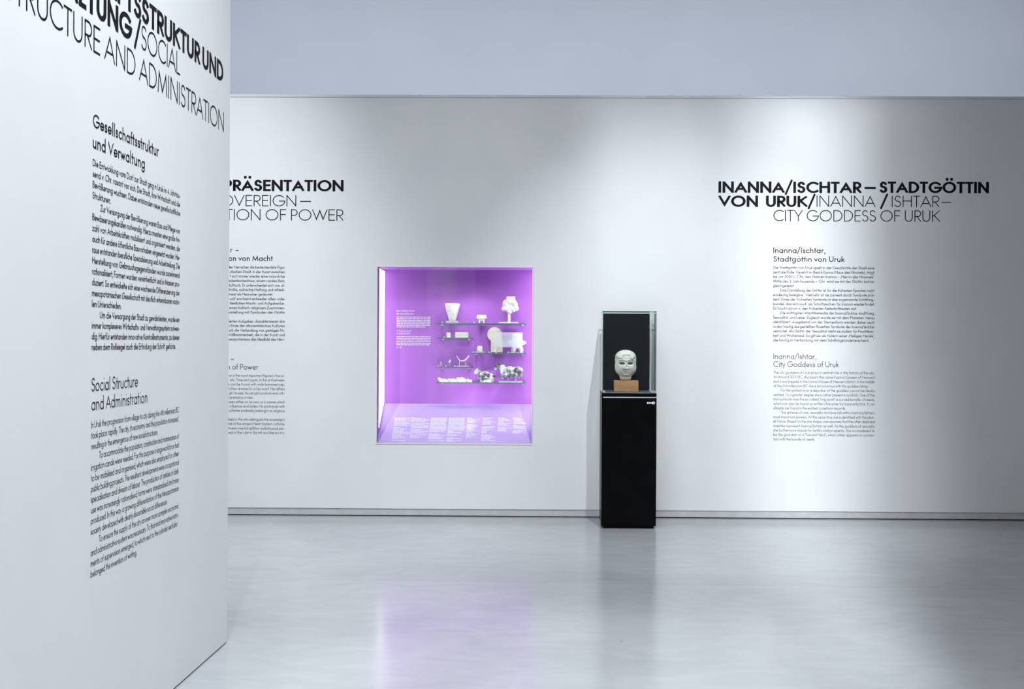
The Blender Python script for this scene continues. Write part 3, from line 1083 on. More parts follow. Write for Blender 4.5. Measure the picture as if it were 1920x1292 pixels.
for a, c in (((CX0 - 0.008, DW - 0.004, CZ0 - 0.009), (CX1 + 0.008, DW + 0.006, CZ0)), ((CX0 - 0.008, DW - 0.004, CZ1), (CX1 + 0.008, DW + 0.006, CZ1 + 0.006)),
             ((CX0 - 0.008, DW - 0.004, CZ0), (CX0, DW + 0.006, CZ1)), ((CX1, DW - 0.004, CZ0), (CX1 + 0.006, DW + 0.006, CZ1))):
    cbox(a, c, mb=b)
b.build('frame', M['frame'], case)
b = MB(); cbox((CX0, DW + 0.007, CZ0), (CX1, DW + 0.013, CZ1), mb=b); b.build('front_pane', M['glass'], case)

# printed words on the case's back panel and on its ledge
YV = YBK - 0.001


def put_case(u, v, k=0):
    return loc_((u, YV - k * 4e-5, v), OC)


def case_line(text, wt, x0, x1, y, cap_px):
    a, c = at_y(x0, y, YV), at_y(x1, y, YV)
    return ((text, wt, a.x, a.z, cap_px * PXM), dict(u1=c.x))


rnd = random.Random(5)


def greek(mb, put, u0, u1, v, hgt, rag=1.0, word=(0.010, 0.034), gap=0.0045):
    """a line of print far too small to read: short dashes the size of words"""
    u = u0
    end = u0 + (u1 - u0) * rag
    while u < end - 0.004:
        e = min(u + rnd.uniform(*word), end)
        mb.add([put(u, v), put(e, v), put(e, v + hgt), put(u, v + hgt)], [(0, 1, 2, 3)])
        u = e + gap


for ln in (case_line('Eine ‚Heilige Herde‘', 'med', 743.2, 778, 584.3, 3.6), case_line('der Inanna/Ischtar', 'med', 743.2, 776.5, 589.6, 3.6),
           case_line('A "Sacred Herd"', 'book', 743.4, 771, 622.0, 3.6), case_line('of Inanna/Ishtar', 'book', 743.4, 770, 627.0, 3.6),
           case_line('91–98', 'med', 743.4, 753, 652.8, 2.6)):
    b = MB()
    set_line(b, put_case, *ln[0], **ln[1])
    b.build('printed_heading', M['white_ink'], back_panel)
ua, ub = at_y(743.3, 600, YV).x, at_y(807.5, 600, YV).x
for nl, y0, dy, hh in ((7, 594.9, 3.12, 0.0056), (6, 631.8, 3.04, 0.0048)):
    b = MB()
    for i in range(nl):
        greek(b, put_case, ua, ub, at_y(743, y0 + dy * i, YV).z, hh, 0.87 if i == 6 else 1.0)
    b.build('printed_paragraph', M['white_ink'], back_panel)

LD = Vector((0, YBK - YL0, ZL1 - CZ0))
LL = LD.length
LD.normalize()
LN = Vector((0, -LD.z, LD.y))


def ledge_uv(px, py):
    """point of the sloping ledge seen at a pixel, as (x, distance up the slope)"""
    d = ray(px, py)
    o = Vector((0, YL0, CZ0))
    t = (o - CAM).dot(LN) / d.dot(LN)
    p = CAM + d * t
    return p.x, (p - o).dot(LD)


def put_ledge(u, s, k=0):
    p = Vector((u, YL0, CZ0)) + LD * s + LN * 0.001
    return loc_(p, OC)


cols = [(740.5, 34, 828, (0, 2)), (773, 34, 823, (0, 2)), (808, 31, 830, (1, 3)), (842, 31, 831, (1, 3)), (876.5, 27, 824, (0, 3)), (905, 26, 827, (0, 3)), (934.5, 27, 810, (0, 2)), (963, 26, 814, (0, 2))]
for cx, wpx, yb, seed in cols:
    b = MB()
    u, s0 = ledge_uv(cx, 784.5)
    u1 = ledge_uv(cx + wpx, 784.5)[0]
    s1 = ledge_uv(cx, yb)[1]
    s, n = s0, 0
    blk = rnd.randint(5, 9)
    while s > max(s1, 0.012):
        long_ = cx in (808, 842) and n < 14
        rag = rnd.uniform(0.94, 1.0) if long_ else rnd.choice((0.35, 0.5, 0.62, 0.75, 0.9, 0.98))
        if n == 0 and not long_:
            greek(b, put_ledge, u - 0.008, u + 0.004, s, 0.0062)
        greek(b, put_ledge, u, u1, s, 0.0052 if n < 3 else 0.0040, rag, (0.006, 0.03), 0.003)
        s -= 0.0098
        n += 1
        if n >= blk and rnd.random() < 0.4 and not long_:
            s -= 0.010
            blk = n + rnd.randint(3, 8)
    b.build('label_text', M['white_ink'], ledge)

# lamps of the case: LED lines behind the top and bottom edge of the opening
CMX = at_y(880, 600, DW).x
CASE_W = (1, 0.96, 1)
area('case_top_lamp', ((CX0 + CX1) / 2 + 0.08, DW + 0.03, CZ1 - 0.012), ((CX0 + CX1) / 2 + 0.08, YBK, ZL1 + 0.10), 1.1, 0.9, 0.02, 120, CASE_W)
area('case_bottom_lamp', ((CX0 + CX1) / 2 + 0.10, DW + 0.03, CZ0 + 0.045), ((CX0 + CX1) / 2 + 0.10, YBK, CZ0 + 0.75), 0.8, 0.8, 0.02, 90, CASE_W)
spot('case_ceiling_spot', (CMX, DW + 0.035, CZ1 - 0.014), (CMX, YBK - 0.02, ZL1 + 0.02), 7.5, 96, 1.0, 0.008, 1.0, CASE_W)
spot('case_shelf_spot', (CMX, DW + 0.035, CZ0 + 0.05), (CMX, YBK - 0.02, CZ0 + 0.85), 7.5, 96, 1.0, 0.008, 1.0, CASE_W)

# ---- glass shelves: (left px, right px, y px of the front edge)
YS0, YS1 = DW + 0.165, YBK - 0.002
YC = DW + 0.245                       # line on which the finds stand


def shelf(px0, px1, py, label):
    a, c = at_y(px0, py, YS0), at_y(px1, py, YS0)
    t = thing('glass_shelf', ((a.x + c.x) / 2, YS0, a.z), label, 'shelf', 'glass shelves in the violet case')
    hw = (c.x - a.x) / 2
    mb = MB()
    mb.plate((-hw, 0, -0.005), (hw, YS1 - YS0, 0.005), 2)
    mb.build('shelf_plate', [M['glass'], M['glass_edge']], t)
    for s in (-1, 1):
        k = MB()
        k.box((s * (hw - 0.03) - 0.008, YS1 - YS0 - 0.022, -0.014), (s * (hw - 0.03) + 0.008, YS1 - YS0, -0.005))
        k.build('shelf_clip', M['grey_edge'], t)
    return a.z + 0.005


ZS1 = shelf(818, 986, 606.6, 'wide glass shelf at the top of the violet case')
ZS2 = shelf(820, 884, 634.2, 'short left glass shelf, second from the top in the violet case')
ZS3 = shelf(883, 986, 662.6, 'middle right glass shelf in the violet case, under the round-topped slab')
ZS4 = shelf(820, 884, 688.6, 'short left glass shelf under the crescent-shaped find')
ZS5 = shelf(818, 986, 717.6, 'wide glass shelf at the bottom of the violet case, under the animal figures')


def X_(px, Y=None):
    return at_y(px, 642, Y or YC).x


PM = (at_y(1058, 642, YC) - at_y(1057, 642, YC)).x      # metres per pixel there


def find(name, px, zs, label, cat='artefact', dy=0.0, group=None):
    return thing(name, (X_(px), YC + dy, zs), label, cat, group)


def P(px, py, cx, zs, y=0.0):
    """pixel -> local coordinates of a find centred at px cx standing at height zs"""
    p = at_y(px, py, YC)
    return (p.x - X_(cx), y, p.z - zs)


# stone vessel
t = find('stone_vessel', 848, ZS1, 'white stone vessel with a chipped rim on the top shelf, left end', 'vessel')
prof_px = [(5.5, 602), (6.5, 600), (7.6, 596), (9.2, 591), (11.0, 585), (12.4, 579), (13.6, 574), (14.0, 570.5), (13.6, 569.2), (12.2, 569.5), (11, 575), (8, 590), (4, 597)]


def chip(p, th):
    d = math.atan2(math.sin(th + 0.35), math.cos(th + 0.35))
    if p[2] > 0.125 and abs(d) < 0.32:
        p[2] -= 0.014 * (1 - abs(d) / 0.32)
    return p


b = MB(); b.lathe([(r * PM, P(848, y, 848, ZS1)[2]) for r, y in prof_px], 48, fn=chip); b.build('vessel_body', M['stone_brown'], t, smooth=True)
b = MB(); b.box((-11 * PM, -0.03, 0.0), (11 * PM, 0.03, P(848, 601.8, 848, ZS1)[2])); b.build('clear_plinth', M['acryl'], t)

# T-shaped idol
t = find('stone_idol', 903, ZS1, 'small white T-shaped stone idol in the middle of the top shelf', 'figurine')
b = MB()
b.box(P(894.5, 597.5, 903, ZS1, -0.018), P(911.5, 590.5, 903, ZS1, 0.018))
b.blob(P(897, 595.5, 903, ZS1), (4 * PM, 0.018, 3.6 * PM)); b.blob(P(909, 595.5, 903, ZS1), (4 * PM, 0.018, 3.6 * PM))
b.blob(P(903, 598, 903, ZS1), (6 * PM, 0.016, 5 * PM))
remesh(b, 'idol_body', M['stone_white'], t, 0.0022)
for s in (-1, 1):
    b = MB(); b.box((s * 4.2 * PM - 0.005, -0.012, 0), (s * 4.2 * PM + 0.005, 0.012, P(903, 597.5, 903, ZS1)[2])); b.build('mount_leg', M['frame'], t)

# lobed amulet on a stem
t = find('lobed_amulet', 955.5, ZS1, 'white lobed stone amulet on a thin stem at the right of the top shelf', 'figurine')
b = MB()
b.box(P(949.8, 563, 955.5, ZS1, -0.02), P(965.8, 556, 955.5, ZS1, 0.02))
for x, y, rx, rz in ((956.5, 566, 11.5, 7), (948, 570, 6, 8), (964, 570, 6, 8), (945.5, 579, 5.2, 5.2), (950, 580, 5, 5), (956, 578, 9, 9), (962.5, 580.5, 5, 5), (967.5, 578, 5.2, 5.4), (966, 571, 5, 5), (955, 584, 5, 5)):
    b.blob(P(x, y, 955.5, ZS1), (rx * PM, 0.022, rz * PM))
remesh(b, 'amulet_body', M['stone_white'], t, 0.0022)
b = MB(); q = P(957.2, 583, 955.5, ZS1, 0.006); b.box((P(952.4, 603, 955.5, ZS1)[0], -0.006, 0.009), q); b.build('stem', M['frame'], t)
b = MB(); b.box((-17.5 * PM, -0.04, 0), (16 * PM, 0.04, 0.010)); b.build('plinth', M['frame'], t)

# two blocks on the second shelf
t = find('stone_seal', 841, ZS2, 'small white cylinder seal standing on the short upper left shelf', 'artefact')
b = MB(); b.lathe([(3.5 * PM, 0.0), (3.8 * PM, 0.002), (3.8 * PM, 9.0 * PM), (3.5 * PM, 9.6 * PM)], 28); b.build('seal_body', M['stone_white'], t, smooth=False)
b = MB(); b.lathe([(1.0 * PM, 0), (1.0 * PM, 0.0022)], 12, c=(0, 0, 9.6 * PM)); b.build('bore_shade_disc', M['marble_dark'], t)  # solid dark disc, coloured as the shade inside the bore
t = find('seal_impression', 865.7, ZS2, 'long cream clay strip lying on the short upper left shelf', 'artefact')
b = MB(); b.box((-12.2 * PM, -0.012, 0), (12.2 * PM, 0.012, 10.4 * PM)); o = b.build('strip_body', M['stone_white'], t, bevel=0.002)
b = MB()
for i in range(9):
    u = (-10 + 2.5 * i) * PM
    b.box((u - 0.6 * PM, -0.0135, 2 * PM), (u + 0.6 * PM, -0.012, (6.5 + (i % 3)) * PM))
b.build('relief', M['stone_cream'], t)

# third level, right
t = find('small_cup', 899.6, ZS3, 'tiny white rounded cup on the middle shelf, left of the slab', 'vessel')
b = MB(); b.lathe([(4 * PM, 0.008), (5.3 * PM, 0.012), (5.6 * PM, 6 * PM), (5.4 * PM, 9 * PM), (4.2 * PM, 11.6 * PM), (2.2 * PM, 12.8 * PM)], 30); b.build('cup_body', M['stone_white'], t, smooth=True)
b = MB(); b.box((-7.5 * PM, -0.02, 0), (7.5 * PM, 0.02, 0.008)); b.build('plinth', M['acryl'], t)

t = find('stone_slab', 929, ZS3, 'cream round-topped stone slab shaped like a keyhole on the middle shelf', 'artefact', dy=0.03)
out = [P(920.2, 660.5, 929, ZS3)] + [P(927 + 13.6 * math.cos(R(a)), 627.2 - 13.6 * math.sin(R(a)), 929, ZS3) for a in range(238, 15, -8)] + [P(941.5, 640, 929, ZS3), P(942.4, 660.5, 929, ZS3)]
n = len(out)
b = MB()
b.add([(x, -0.014, z) for x, _, z in out] + [(x, 0.014, z) for x, _, z in out], [tuple(range(n))[::-1], tuple(range(n, 2 * n))] + [(i, (i + 1) % n, n + (i + 1) % n, n + i) for i in range(n)])
b.build('slab_body', M['stone_cream'], t, bevel=0.003)
for x in (920.8, 931, 941):
    b = MB(); q = P(x, 660.5, 929, ZS3); b.box((q[0] - 0.004, -0.02, 0), (q[0] + 0.004, 0.016, 0.014)); b.build('clear_clip', M['acryl'], t)

t = find('acrylic_sheet', 953.5, ZS3, 'clear acrylic sheet standing in front of the cream slab', 'panel', dy=-0.045)
b = MB(); b.plate(P(927, 650.8, 953.5, ZS3, -0.0015), P(980, 623.2, 953.5, ZS3, 0.0015), 1); b.build('sheet', [M['acryl'], M['frame']], t)
for x in (930, 977):
    q = P(x, 651, 953.5, ZS3)
    b = MB(); b.box((q[0] - 0.003, -0.003, 0), (q[0] + 0.003, 0.003, q[2])); b.build('support_pin', M['frame'], t)

t = find('winged_figure', 969, ZS3, 'white four-lobed stone figure with two feet at the right of the middle shelf', 'figurine', dy=0.02)
b = MB()
b.box(P(960.5, 645, 969, ZS3, -0.024), P(979.5, 624, 969, ZS3, 0.024))
b.blob(P(969.5, 642.5, 969, ZS3), (17.5 * PM, 0.03, 5.4 * PM))
b.blob(P(969, 648, 969, ZS3), (10 * PM, 0.026, 6 * PM))
b.blob(P(963, 654.5, 969, ZS3), (4.5 * PM, 0.022, 7.5 * PM), 0.25)
b.blob(P(976.5, 654.5, 969, ZS3), (4.5 * PM, 0.022, 7.5 * PM), -0.25)
remesh(b, 'figure_body', M['stone_white'], t, 0.0028)
b = MB(); b.box((-13 * PM, -0.03, 0), (13 * PM, 0.03, 0.006)); b.build('plinth', M['acryl'], t)

# fourth level, left
t = find('bead_pin', 827, ZS4, 'tiny greenish pin upright at the left end of the lower short shelf', 'artefact')
b = MB(); b.tube([P(828.8, 686.5, 827, ZS4), P(827.8, 682, 827, ZS4), P(827, 679, 827, ZS4)], [0.004, 0.0045, 0.006], 10); b.build('pin_body', M['stone_dark'], t, smooth=True)
b = MB(); b.tube([(-0.006, 0, 0), (-0.006, 0, 0.03)], 0.0015, 8); b.build('mount_wire', M['frame'], t)
t = find('shell_shard', 843.6, ZS4, 'tiny white pointed shard on a wire above the lower short shelf', 'artefact')
b = MB()
b.blob(P(843.4, 677.4, 843.6, ZS4), (1.6 * PM, 0.004, 3.2 * PM), 0.35)
b.build('shard_body', M['stone_white'], t, smooth=True)
b = MB(); b.tube([(0, 0.001, 0), (0, 0.001, 8.5 * PM)], 0.0012, 8); b.build('mount_wire', M['frame'], t)
t = find('crescent_horn', 868, ZS4, 'thin curved crescent held on two pins above the lower short shelf', 'artefact')
pts, rad = [], []
for i in range(25):
    k = i / 24
    x = 856.2 + 23.2 * k
    y = 666.5 + 10.6 * math.sin(math.pi * min(k * 1.05, 1) ** 0.82) if k < 0.5 else 677.1 - 9.6 * ((k - 0.47) / 0.53) ** 1.7
    pts.append(P(x, y, 868, ZS4))
    rad.append((0.4 + 0.8 * min(k * 2.2, 1.0) + 0.35 * max(0, k - 0.7)) * PM)
b = MB(); b.tube(pts, rad, 14); b.build('horn_body', M['stone_brown'], t, smooth=True)
for x, y in ((861.6, 675), (873.4, 675)):
    q = P(x, y, 868, ZS4)
    b = MB(); b.tube([(q[0], 0, 0.006), (q[0], 0, q[2])], 0.0018, 8); b.build('support_pin', M['frame'], t)
b = MB(); b.box((-11 * PM, -0.02, 0), (11 * PM, 0.02, 0.006)); b.build('clear_plinth', M['acryl'], t)


def animal(px, zs, name, label, blobs, material, voxel=0.0022, cat='figurine', dy=0.0, group=None, depth=1.0):
    t = find(name, px, zs, label, cat, dy, group)
    mb = MB()
    for e in blobs:
        x, y, rx, rz, ry = e[:5]
        tilt = e[5] if len(e) > 5 else 0.0
        yo = e[6] if len(e) > 6 else 0.0
        q = P(x, y, px, zs, yo * PM)
        mb.blob(q, (rx * PM, ry * PM * depth, rz * PM), tilt)
    return t, mb


# bottom shelf: four small reclining animals
GR = 'small reclining animals on the bottom shelf'
for px, lab, bl in (
        (830, 'leftmost of the small white reclining animals on the bottom shelf', [(824, 710, 3, 2.8, 3), (822.8, 711.5, 1.8, 1.6, 2), (826.5, 712, 3, 3.4, 3.4), (832, 713.4, 7, 3.6, 4.2), (837, 714, 4, 3.0, 4), (827, 715.6, 4, 1.6, 3.6), (836, 715.8, 4, 1.5, 4.4)]),
        (848, 'second small reclining animal from the left on the bottom shelf', [(842.5, 711.5, 2.6, 2.4, 2.6), (844, 713.2, 3, 3, 3.2), (849.5, 713.2, 6, 3.8, 4.2), (854, 714, 3.6, 3.2, 4), (845, 715.8, 3.6, 1.5, 4), (853, 715.9, 3.8, 1.4, 4.4)]),
        (865, 'largest small reclining animal, third from the left on the bottom shelf', [(858.5, 710.2, 3.2, 3, 3), (861, 712, 4, 4, 4), (865.5, 711.8, 7.5, 4.9, 5), (870.5, 713.6, 4.8, 3.6, 4.6), (860.5, 715.6, 3.6, 1.7, 4), (870, 715.8, 5, 1.5, 5)]),
        (880.5, 'rightmost and smallest of the reclining animals on the bottom shelf', [(877, 711.8, 2.4, 2.2, 2.4), (878.5, 713.8, 2.6, 2.6, 3), (882, 714.2, 3.8, 2.8, 3.6), (879.5, 716, 3, 1.2, 3.4), (884, 715.8, 1.6, 1.4, 3)])):
    t, mb = animal(px, ZS5, 'animal_figurine', lab, bl, None, group=GR)
    remesh(mb, 'figurine_body', M['stone_brown'], t, 0.0018, 3)

# ram and bull
t, mb = animal(908, ZS5, 'ram_figurine', 'grey mottled stone ram lying on the bottom shelf, left of the bull', [
    (892, 698, 4.6, 3.0, 3.2, 0.75), (889.2, 700.2, 2.2, 1.8, 2.4), (894.6, 694.6, 3.2, 3.2, 3.4), (894.8, 692.2, 1.4, 1.8, 1.3, 0, -2.2), (895.4, 692.4, 1.4, 1.8, 1.3, 0, 2.2),
    (898.5, 699.5, 4.4, 6, 4.6, -0.3), (902, 705, 6.5, 8.5, 6.4), (910, 704, 10, 8, 7.2), (918, 706, 8, 7.5, 7), (923.5, 707.5, 4.6, 5.4, 5.6, 0.6), (927, 705.4, 1.8, 1.8, 2),
    (904.5, 708.2, 2.3, 2.3, 2.2, 0, -5.6), (912.6, 706.2, 2.8, 2.8, 2.4, 0, -6.4), (905, 713.6, 7.6, 3.2, 7.2), (916, 713.4, 9, 3.2, 7.6), (898.2, 715.2, 2.4, 1.8, 4), (924.2, 714.2, 2.2, 2.8, 5)], None)
remesh(mb, 'ram_body', M['stone_dark'], t, 0.002, 2)
t, mb = animal(955, ZS5, 'bull_figurine', 'black and white mottled stone bull on a clear stand, right end of the bottom shelf', [
    (932, 688.4, 6.2, 3.9, 4.0, 0.95), (928.8, 692.3, 2.5, 2.1, 2.8), (936, 684.3, 3.2, 3.2, 3.6), (937.6, 682.6, 1.6, 1.5, 1.4, 0, -3), (937.6, 682.6, 1.6, 1.5, 1.4, 0, 3),
    (940.5, 690.5, 5.0, 7.6, 5.2, -0.5), (945.5, 697, 7.5, 11, 7.6), (943, 687.5, 5, 3.6, 4.6), (957, 696, 14, 9.6, 8.0), (958.5, 701.5, 7.5, 7.4, 7.6), (971, 696, 9.2, 8.8, 7.8), (978, 692.6, 3.2, 3.2, 4),
    (943.6, 706.4, 3.3, 4.8, 3, 0.15, -3.8), (946.5, 706, 3.3, 4.4, 3, 0.15, 3.8), (973.5, 703.4, 5, 5.4, 3.4, -0.2, -4), (974.5, 703.4, 4.6, 5, 3.4, -0.2, 4)], None)
remesh(mb, 'bull_body', M['stone_dark'], t, 0.0022, 2)
for x, y in ((952.6, 704), (967, 700)):
    q = P(x, y, 955, ZS5)
    b = MB(); b.box((q[0] - 0.0035, -0.0035, 0.008), (q[0] + 0.0035, 0.0035, q[2])); b.build('support_pin', M['acryl'], t)
b = MB(); b.box((P(935.5, 715, 955, ZS5)[0], -0.04, 0), (P(979, 715, 955, ZS5)[0], 0.04, 0.009)); b.build('clear_plinth', M['acryl'], t)

# little number tags at the shelf fronts
for px, zs, lab in ((828.4, ZS1, 'tiny white number tag left of the chipped vessel'), (888.6, ZS1, 'tiny white number tag left of the T-shaped idol'), (935.8, ZS1, 'tiny white number tag left of the lobed amulet plinth'),
                    (833, ZS2, 'tiny white number tag left of the cylinder seal'), (887.5, ZS3, 'tiny white number tag left of the rounded cup'), (916.8, ZS3, 'tiny white number tag left of the cream slab'),
                    (953.2, ZS3, 'tiny white number tag left of the four-lobed figure'), (821.5, ZS4, 'tiny white number tag at the left end of the lower short shelf'),
                    (836.4, ZS4, 'tiny white number tag between the pin and the shard'), (853, ZS4, 'tiny white number tag left of the crescent')):
    b = MB()
    b.box((-1.1 * PM, -0.004, 0), (1.1 * PM, 0.004, 2.0 * PM))
    o = b.build('number_tag', M['frame'], loc=(X_(px, YS0 + 0.015), YS0 + 0.015, zs), bevel=0.001)
    tag(o, lab, 'tag', 'number tags on the glass shelves')

# ------------------------------------------------------------------ black pedestal with glass hood
q = at_z(1180, 991.6, 0)
YPD = q.y
XA, XB = at_y(1128.2, 800, YPD).x, at_y(1230.9, 800, YPD).x
PW = XB - XA
PD = PW
PXC = (XA + XB) / 2
ped = thing('display_pedestal', (PXC, YPD + PD / 2, 0), 'tall glossy black pedestal standing in front of the back wall', 'pedestal')


def pz_(y):
    return at_y(1180, y, YPD).z


hwd = PW / 2
ZK, ZB1, ZC0, ZC1, ZH = pz_(986), pz_(746.2), pz_(744.0), pz_(737.4), pz_(583.2)
b = MB(); b.box((-hwd + 0.018, -hwd + 0.012, 0), (hwd - 0.018, hwd - 0.012, ZK)); b.build('toe_kick', M['black'], ped)
b = MB(); b.box((-hwd, -hwd, ZK), (hwd, hwd, ZB1)); body = b.build('plinth_body', M['black'], ped, bevel=0.0015)
b = MB(); b.box((-hwd + 0.011, -hwd + 0.003, ZB1), (hwd - 0.011, hwd - 0.003, ZC0)); b.build('shadow_gap', M['grey_edge'], ped)
b = MB(); b.box((-hwd, -hwd, ZC0), (hwd, hwd, ZC1)); b.build('hood_base', M['black'], ped, bevel=0.001)
b = MB()
b.box((-hwd + 0.006, -hwd + 0.006, ZC1), (hwd - 0.006, hwd - 0.006, ZC1 + 0.004), 0)
b.build('tray_rim', M['grey_edge'], ped)
b = MB(); b.box((-hwd + 0.03, -hwd + 0.03, ZC1 + 0.004), (hwd - 0.03, hwd - 0.03, ZC1 + 0.0045)); b.build('tray_cloth', M['tray'], ped)
hg = hwd - 0.003
ZG = ZC1 + 0.004
GT = 0.0045
hood = thing('glass_hood', ped.location, 'clear glass hood standing on top of the black pedestal', 'hood')
for nm, a, c, thin in (('front_pane', (-hg, -hg, ZG), (hg, -hg + GT, ZH - GT), 1), ('back_pane', (-hg, hg - GT, ZG), (hg, hg, ZH - GT), 1),
                       ('side_pane', (-hg, -hg + GT, ZG), (-hg + GT, hg - GT, ZH - GT), 0), ('side_pane', (hg - GT, -hg + GT, ZG), (hg, hg - GT, ZH - GT), 0),
                       ('top_pane', (-hg, -hg, ZH - GT), (hg, hg, ZH), 2)):
    b = MB(); b.plate(a, c, thin); b.build(nm, [M['glass'], M['glass_edge']], hood)
# black board standing inside at the back
zt = at_y(1180, 588.3, YPD + PD).z
xr = at_y(1217.6, 650, YPD + PD - 0.02).x - PXC
b = MB(); b.plate((-hg + 0.012, hg - 0.03, ZG + 0.004), (xr, hg - 0.018, zt), 1); b.build('backing_board', [M['black_back'], M['grey_edge']], loc=ped.location)
tag(bpy.data.objects['backing_board'], 'black upright backing board behind the stone head under the glass hood', 'board')
# number and loudspeaker sign on the front
b = MB()


def put_ped(u, v, k=0):
    return (u, -hwd - 0.0008 - k * 4e-5, v)


def pp(px, py):
    p = at_y(px, py, YPD)
    return p.x - PXC, p.z


u0, v0 = pp(1212.9, 757.3)
u1, _ = pp(1220.3, 757)
PMP = (at_y(1058, 642, YPD) - at_y(1057, 642, YPD)).x
set_line(b, put_ped, '808', 'bold', u0, v0, 3.5 * PMP, u1=u1)
poly = [pp(*a) for a in ((1220.9, 754.4), (1222.5, 754.4), (1225.2, 752.2), (1225.2, 758.9), (1222.5, 756.8), (1220.9, 756.8))]
b.add([put_ped(*p) for p in poly], [tuple(range(6))])
for k, r in ((0, 1.4), (1, 2.6)):
    c0 = pp(1225.2, 755.6)
    arcp = [(c0[0] + (r * math.cos(R(a))) * PMP, c0[1] + r * 1.1 * math.sin(R(a)) * PMP) for a in range(-48, 49, 12)]
    stroke_path(b, arcp, 0.3 * PMP, 0.3 * PMP, 0, 0, 1, 1, -9, 9, put=put_ped)
b.build('audio_sign', M['white_ink'], body)

# ------------------------------------------------------------------ carved head on its wooden block
YH = YPD + PD * 0.46
hb0, hb1 = at_y(1151.6, 735.0, YH - 0.05), at_y(1197.2, 713.8, YH - 0.05)
ZT0 = ZC1 + 0.0046
HX = (hb0.x + hb1.x) / 2
head = thing('head_sculpture', (HX, YH, ZT0), 'pale carved stone head with hollow eyes on a brown wooden block under the glass hood', 'sculpture')
bw, bh = (hb1.x - hb0.x) / 2, hb1.z - ZT0
b = MB(); b.box((-bw, -0.05, 0), (bw, 0.05, bh)); b.build('wooden_block', M['wood'], head, bevel=0.0012)
UN = (at_y(1058, 642, YH) - at_y(1057, 642, YH)).x / 13.6      # metres per unit of the sketch below (13.6 units = 1 pixel)
zc = bh + 18 * UN                                                # underside of the neck
HXo = at_y(1140 + 448 / 13.6, 680, YH).x - HX
PROF = [(895, 118), (885, 138), (850, 148), (800, 152), (765, 186), (735, 212), (700, 240), (640, 258), (560, 262), (480, 266), (400, 270), (330, 268), (270, 256), (225, 228), (190, 196), (165, 156), (148, 104), (140, 60), (135, 22), (134, 4)]


def lerp_prof(y):
    for (ya, wa), (yb, wb) in zip(PROF, PROF[1:]):
        if yb <= y <= ya:
            k = (ya - y) / (ya - yb)
            return wa + (wb - wa) * k
    return 4


def sm(x, a, c):
    if a == c:
        return 0
    k = min(max((x - a) / (c - a), 0), 1)
    return k * k * (3 - 2 * k)


def bump_(x, y, cx, cy, rx, ry):
    return math.exp(-(((x - cx) / rx) ** 2 + ((y - cy) / ry) ** 2))


def seg_d(x, y, pts):
    best = 1e9
    for (x0, y0), (x1, y1) in zip(pts, pts[1:]):
        dx, dy = x1 - x0, y1 - y0
        k = min(max(((x - x0) * dx + (y - y0) * dy) / (dx * dx + dy * dy), 0), 1)
        best = min(best, math.hypot(x - x0 - k * dx, y - y0 - k * dy))
    return best


BROW = [(-180, 436), (-150, 412), (-110, 398), (-70, 400), (-30, 418), (5, 438), (40, 420), (80, 402), (120, 392), (160, 402), (188, 428)]
PART = [(-12, 130), (0, 170), (18, 215), (22, 262)]
HAIR = [(-250, 300), (-190, 352), (-130, 362), (-84, 345), (-92, 300), (-70, 268), (0, 262), (80, 268), (92, 300), (96, 338), (140, 362), (196, 350), (250, 290)]


def hair_line(x):
    for (x0, y0), (x1, y1) in zip(HAIR, HAIR[1:]):
        if x0 <= x <= x1 and x1 > x0:
            return y0 + (y1 - y0) * (x - x0) / (x1 - x0)
    return 330


def face(x, y):
    """outward relief (in sketch units) of the front at x, y, and 1 where the stone is coloured dark"""
    d, dark = 0.0, 0
    hl = hair_line(x)
    d += 24 * sm(hl - y, -8, 10)                                       # cap of hair stands above the forehead
    d -= 20 * math.exp(-(seg_d(x, y, PART) / 8) ** 2)                    # parting
    for k in range(-2, 3):
        d += 0.0 if y > hl else 4 * math.cos((x + 20 * k) * 0.03 + y * 0.02) * 0.4
    e = seg_d(x, y, BROW)
    d -= 20 * math.exp(-(e / 8) ** 2)
    d += 7 * math.exp(-((e - 18) / 10) ** 2)
    if e < 7:
        dark = 1
    for cx in (-98, 108):
        ex, ey = (x - cx) / 78, (y - 482) / (46 + 6 * math.cos((x - cx) / 50))
        r = math.sqrt(ex * ex + ey * ey)
        d -= 20 * (1 - sm(r, 0.75, 1.15))
        d -= 26 * (1 - sm(math.sqrt(((x - cx) / 62) ** 2 + ((y - 480) / 26) ** 2), 0.6, 1.05))
        if math.sqrt(((x - cx) / 72) ** 2 + ((y - 482) / 35) ** 2) < 1:
            dark = 1
        d += 8 * bump_(x, y, cx, 545, 70, 18)                           # lower lid
        d += 14 * bump_(x, y, cx * 1.15, 600, 75, 55)                   # cheek
    nose_w = 22 + 46 * sm(y, 440, 610)
    ny = sm(y, 430, 560) * (1 - sm(y, 606, 634))
    d += (20 + 42 * ny) * math.exp(-(x / nose_w) ** 2) * sm(y, 425, 470) * (1 - sm(y, 606, 640))
    d -= 44 * bump_(x, y, 18, 575, 24, 40)                              # broken nose
    d -= 22 * bump_(x, y, 12, 540, 14, 22)
    for cx in (-62, 72):
        d -= 10 * bump_(x, y, cx, 660, 11, 52)                          # folds beside the mouth
    d -= 12 * bump_(x, y, 2, 640, 45, 10)
    d += 15 * bump_(x, y, 2, 668, 55, 14)                               # upper lip
    d -= 13 * math.exp(-((y - 690) / 6) ** 2) * math.exp(-((x - 2) / 60) ** 2)
    d += 12 * bump_(x, y, 2, 708, 48, 12)                               # lower lip
    d -= 12 * bump_(x, y, 0, 736, 55, 12)
    d += 26 * bump_(x, y, 0, 775, 80, 34)                               # chin
    d -= 10 * math.exp(-((y - 835) / 9) ** 2)                            # crease of the neck
    return d, dark


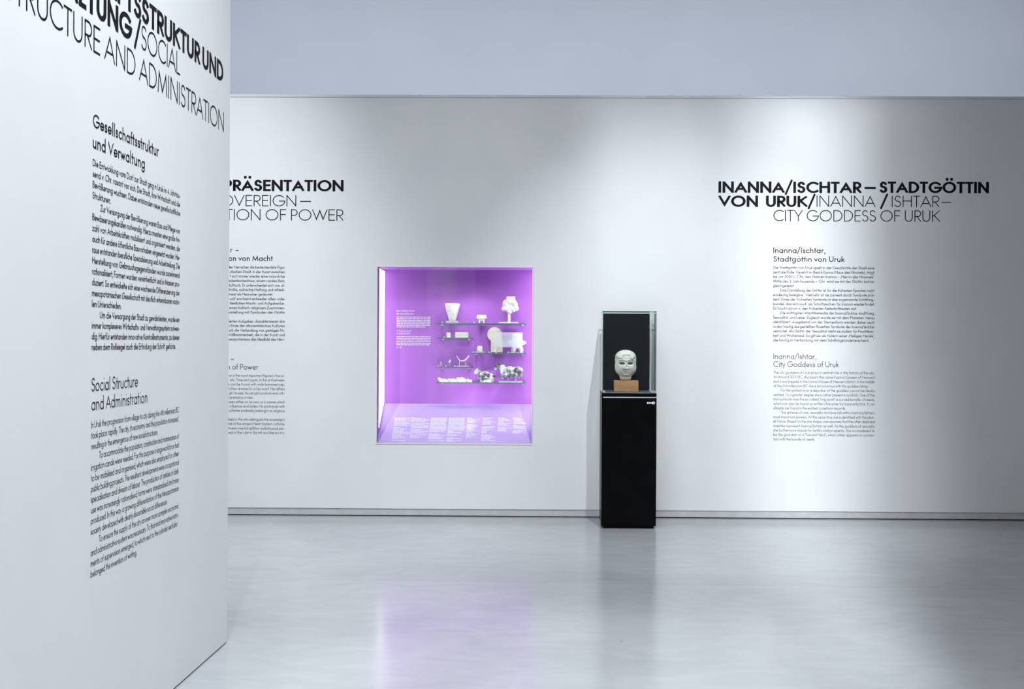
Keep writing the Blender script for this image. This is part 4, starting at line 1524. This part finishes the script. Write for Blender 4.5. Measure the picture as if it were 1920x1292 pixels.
NU, NV = 280, 250
vs, fs, mi = [], [], []
for j in range(NV + 1):
    y = 895 - (895 - 134) * j / NV
    sp = min(26, (y - 134) * 0.6)
    a = sum(lerp_prof(min(max(y + q_ * sp, 134), 895)) for q_ in (-1, -.5, 0, .5, 1)) / 5
    fr = a * (0.86 - 0.14 * sm(y, 760, 830))
    bk = a * (0.95 - 0.2 * sm(y, 720, 820))
    for i in range(NU):
        th = 2 * math.pi * i / NU
        th = th + 0.45 * math.cos(th)                              # more columns on the face
        cs, sn = math.cos(th), math.sin(th)
        px_ = a * math.copysign(abs(cs) ** 0.86, cs)
        py_ = (bk if sn > 0 else fr) * math.copysign(abs(sn) ** 0.90, sn)
        dk = 0
        if sn < 0.15:
            d, dk = face(px_, y)
            wgt = sm(-sn, -0.1, 0.45) * min(1, a / 60)
            py_ -= d * wgt
        # ears and worn sides
        if abs(cs) > 0.80:
            ear = math.exp(-((y - 620) / 95) ** 2) * sm(abs(cs), 0.8, 0.97)
            px_ += math.copysign(12 * ear, cs)
            px_ += math.copysign(3.2 * (math.sin(y * 0.031 + (0 if cs > 0 else 2)) + 0.7 * math.sin(y * 0.073 + (1 if cs > 0 else 4))), cs) * sm(abs(cs), 0.8, 0.97) * (1 if y < 760 else 0.2)
        vs.append((HXo + px_ * UN, py_ * UN, zc + (895 - y) * UN))
        mi.append(dk)
fm = []
for j in range(NV):
    for i in range(NU):
        k = (i + 1) % NU
        f = (j * NU + i, j * NU + k, (j + 1) * NU + k, (j + 1) * NU + i)
        fs.append(f)
        fm.append(1 if sum(mi[q_] for q_ in f) >= 3 else 0)
fs.append(tuple(range(NU))[::-1]); fm.append(0)
fs.append(tuple(range(NV * NU, NV * NU + NU))); fm.append(0)
b = MB()
b.add(vs, fs)
b.m = fm
b.build('carved_head', [M['marble'], M['marble_dark']], head, smooth=True)
b = MB(); b.tube([(HXo + 8 * UN, 0, bh - 0.002), (HXo + 8 * UN, 0, zc + 0.004)], 0.0045, 12); b.build('mounting_pin', M['steel'], head)
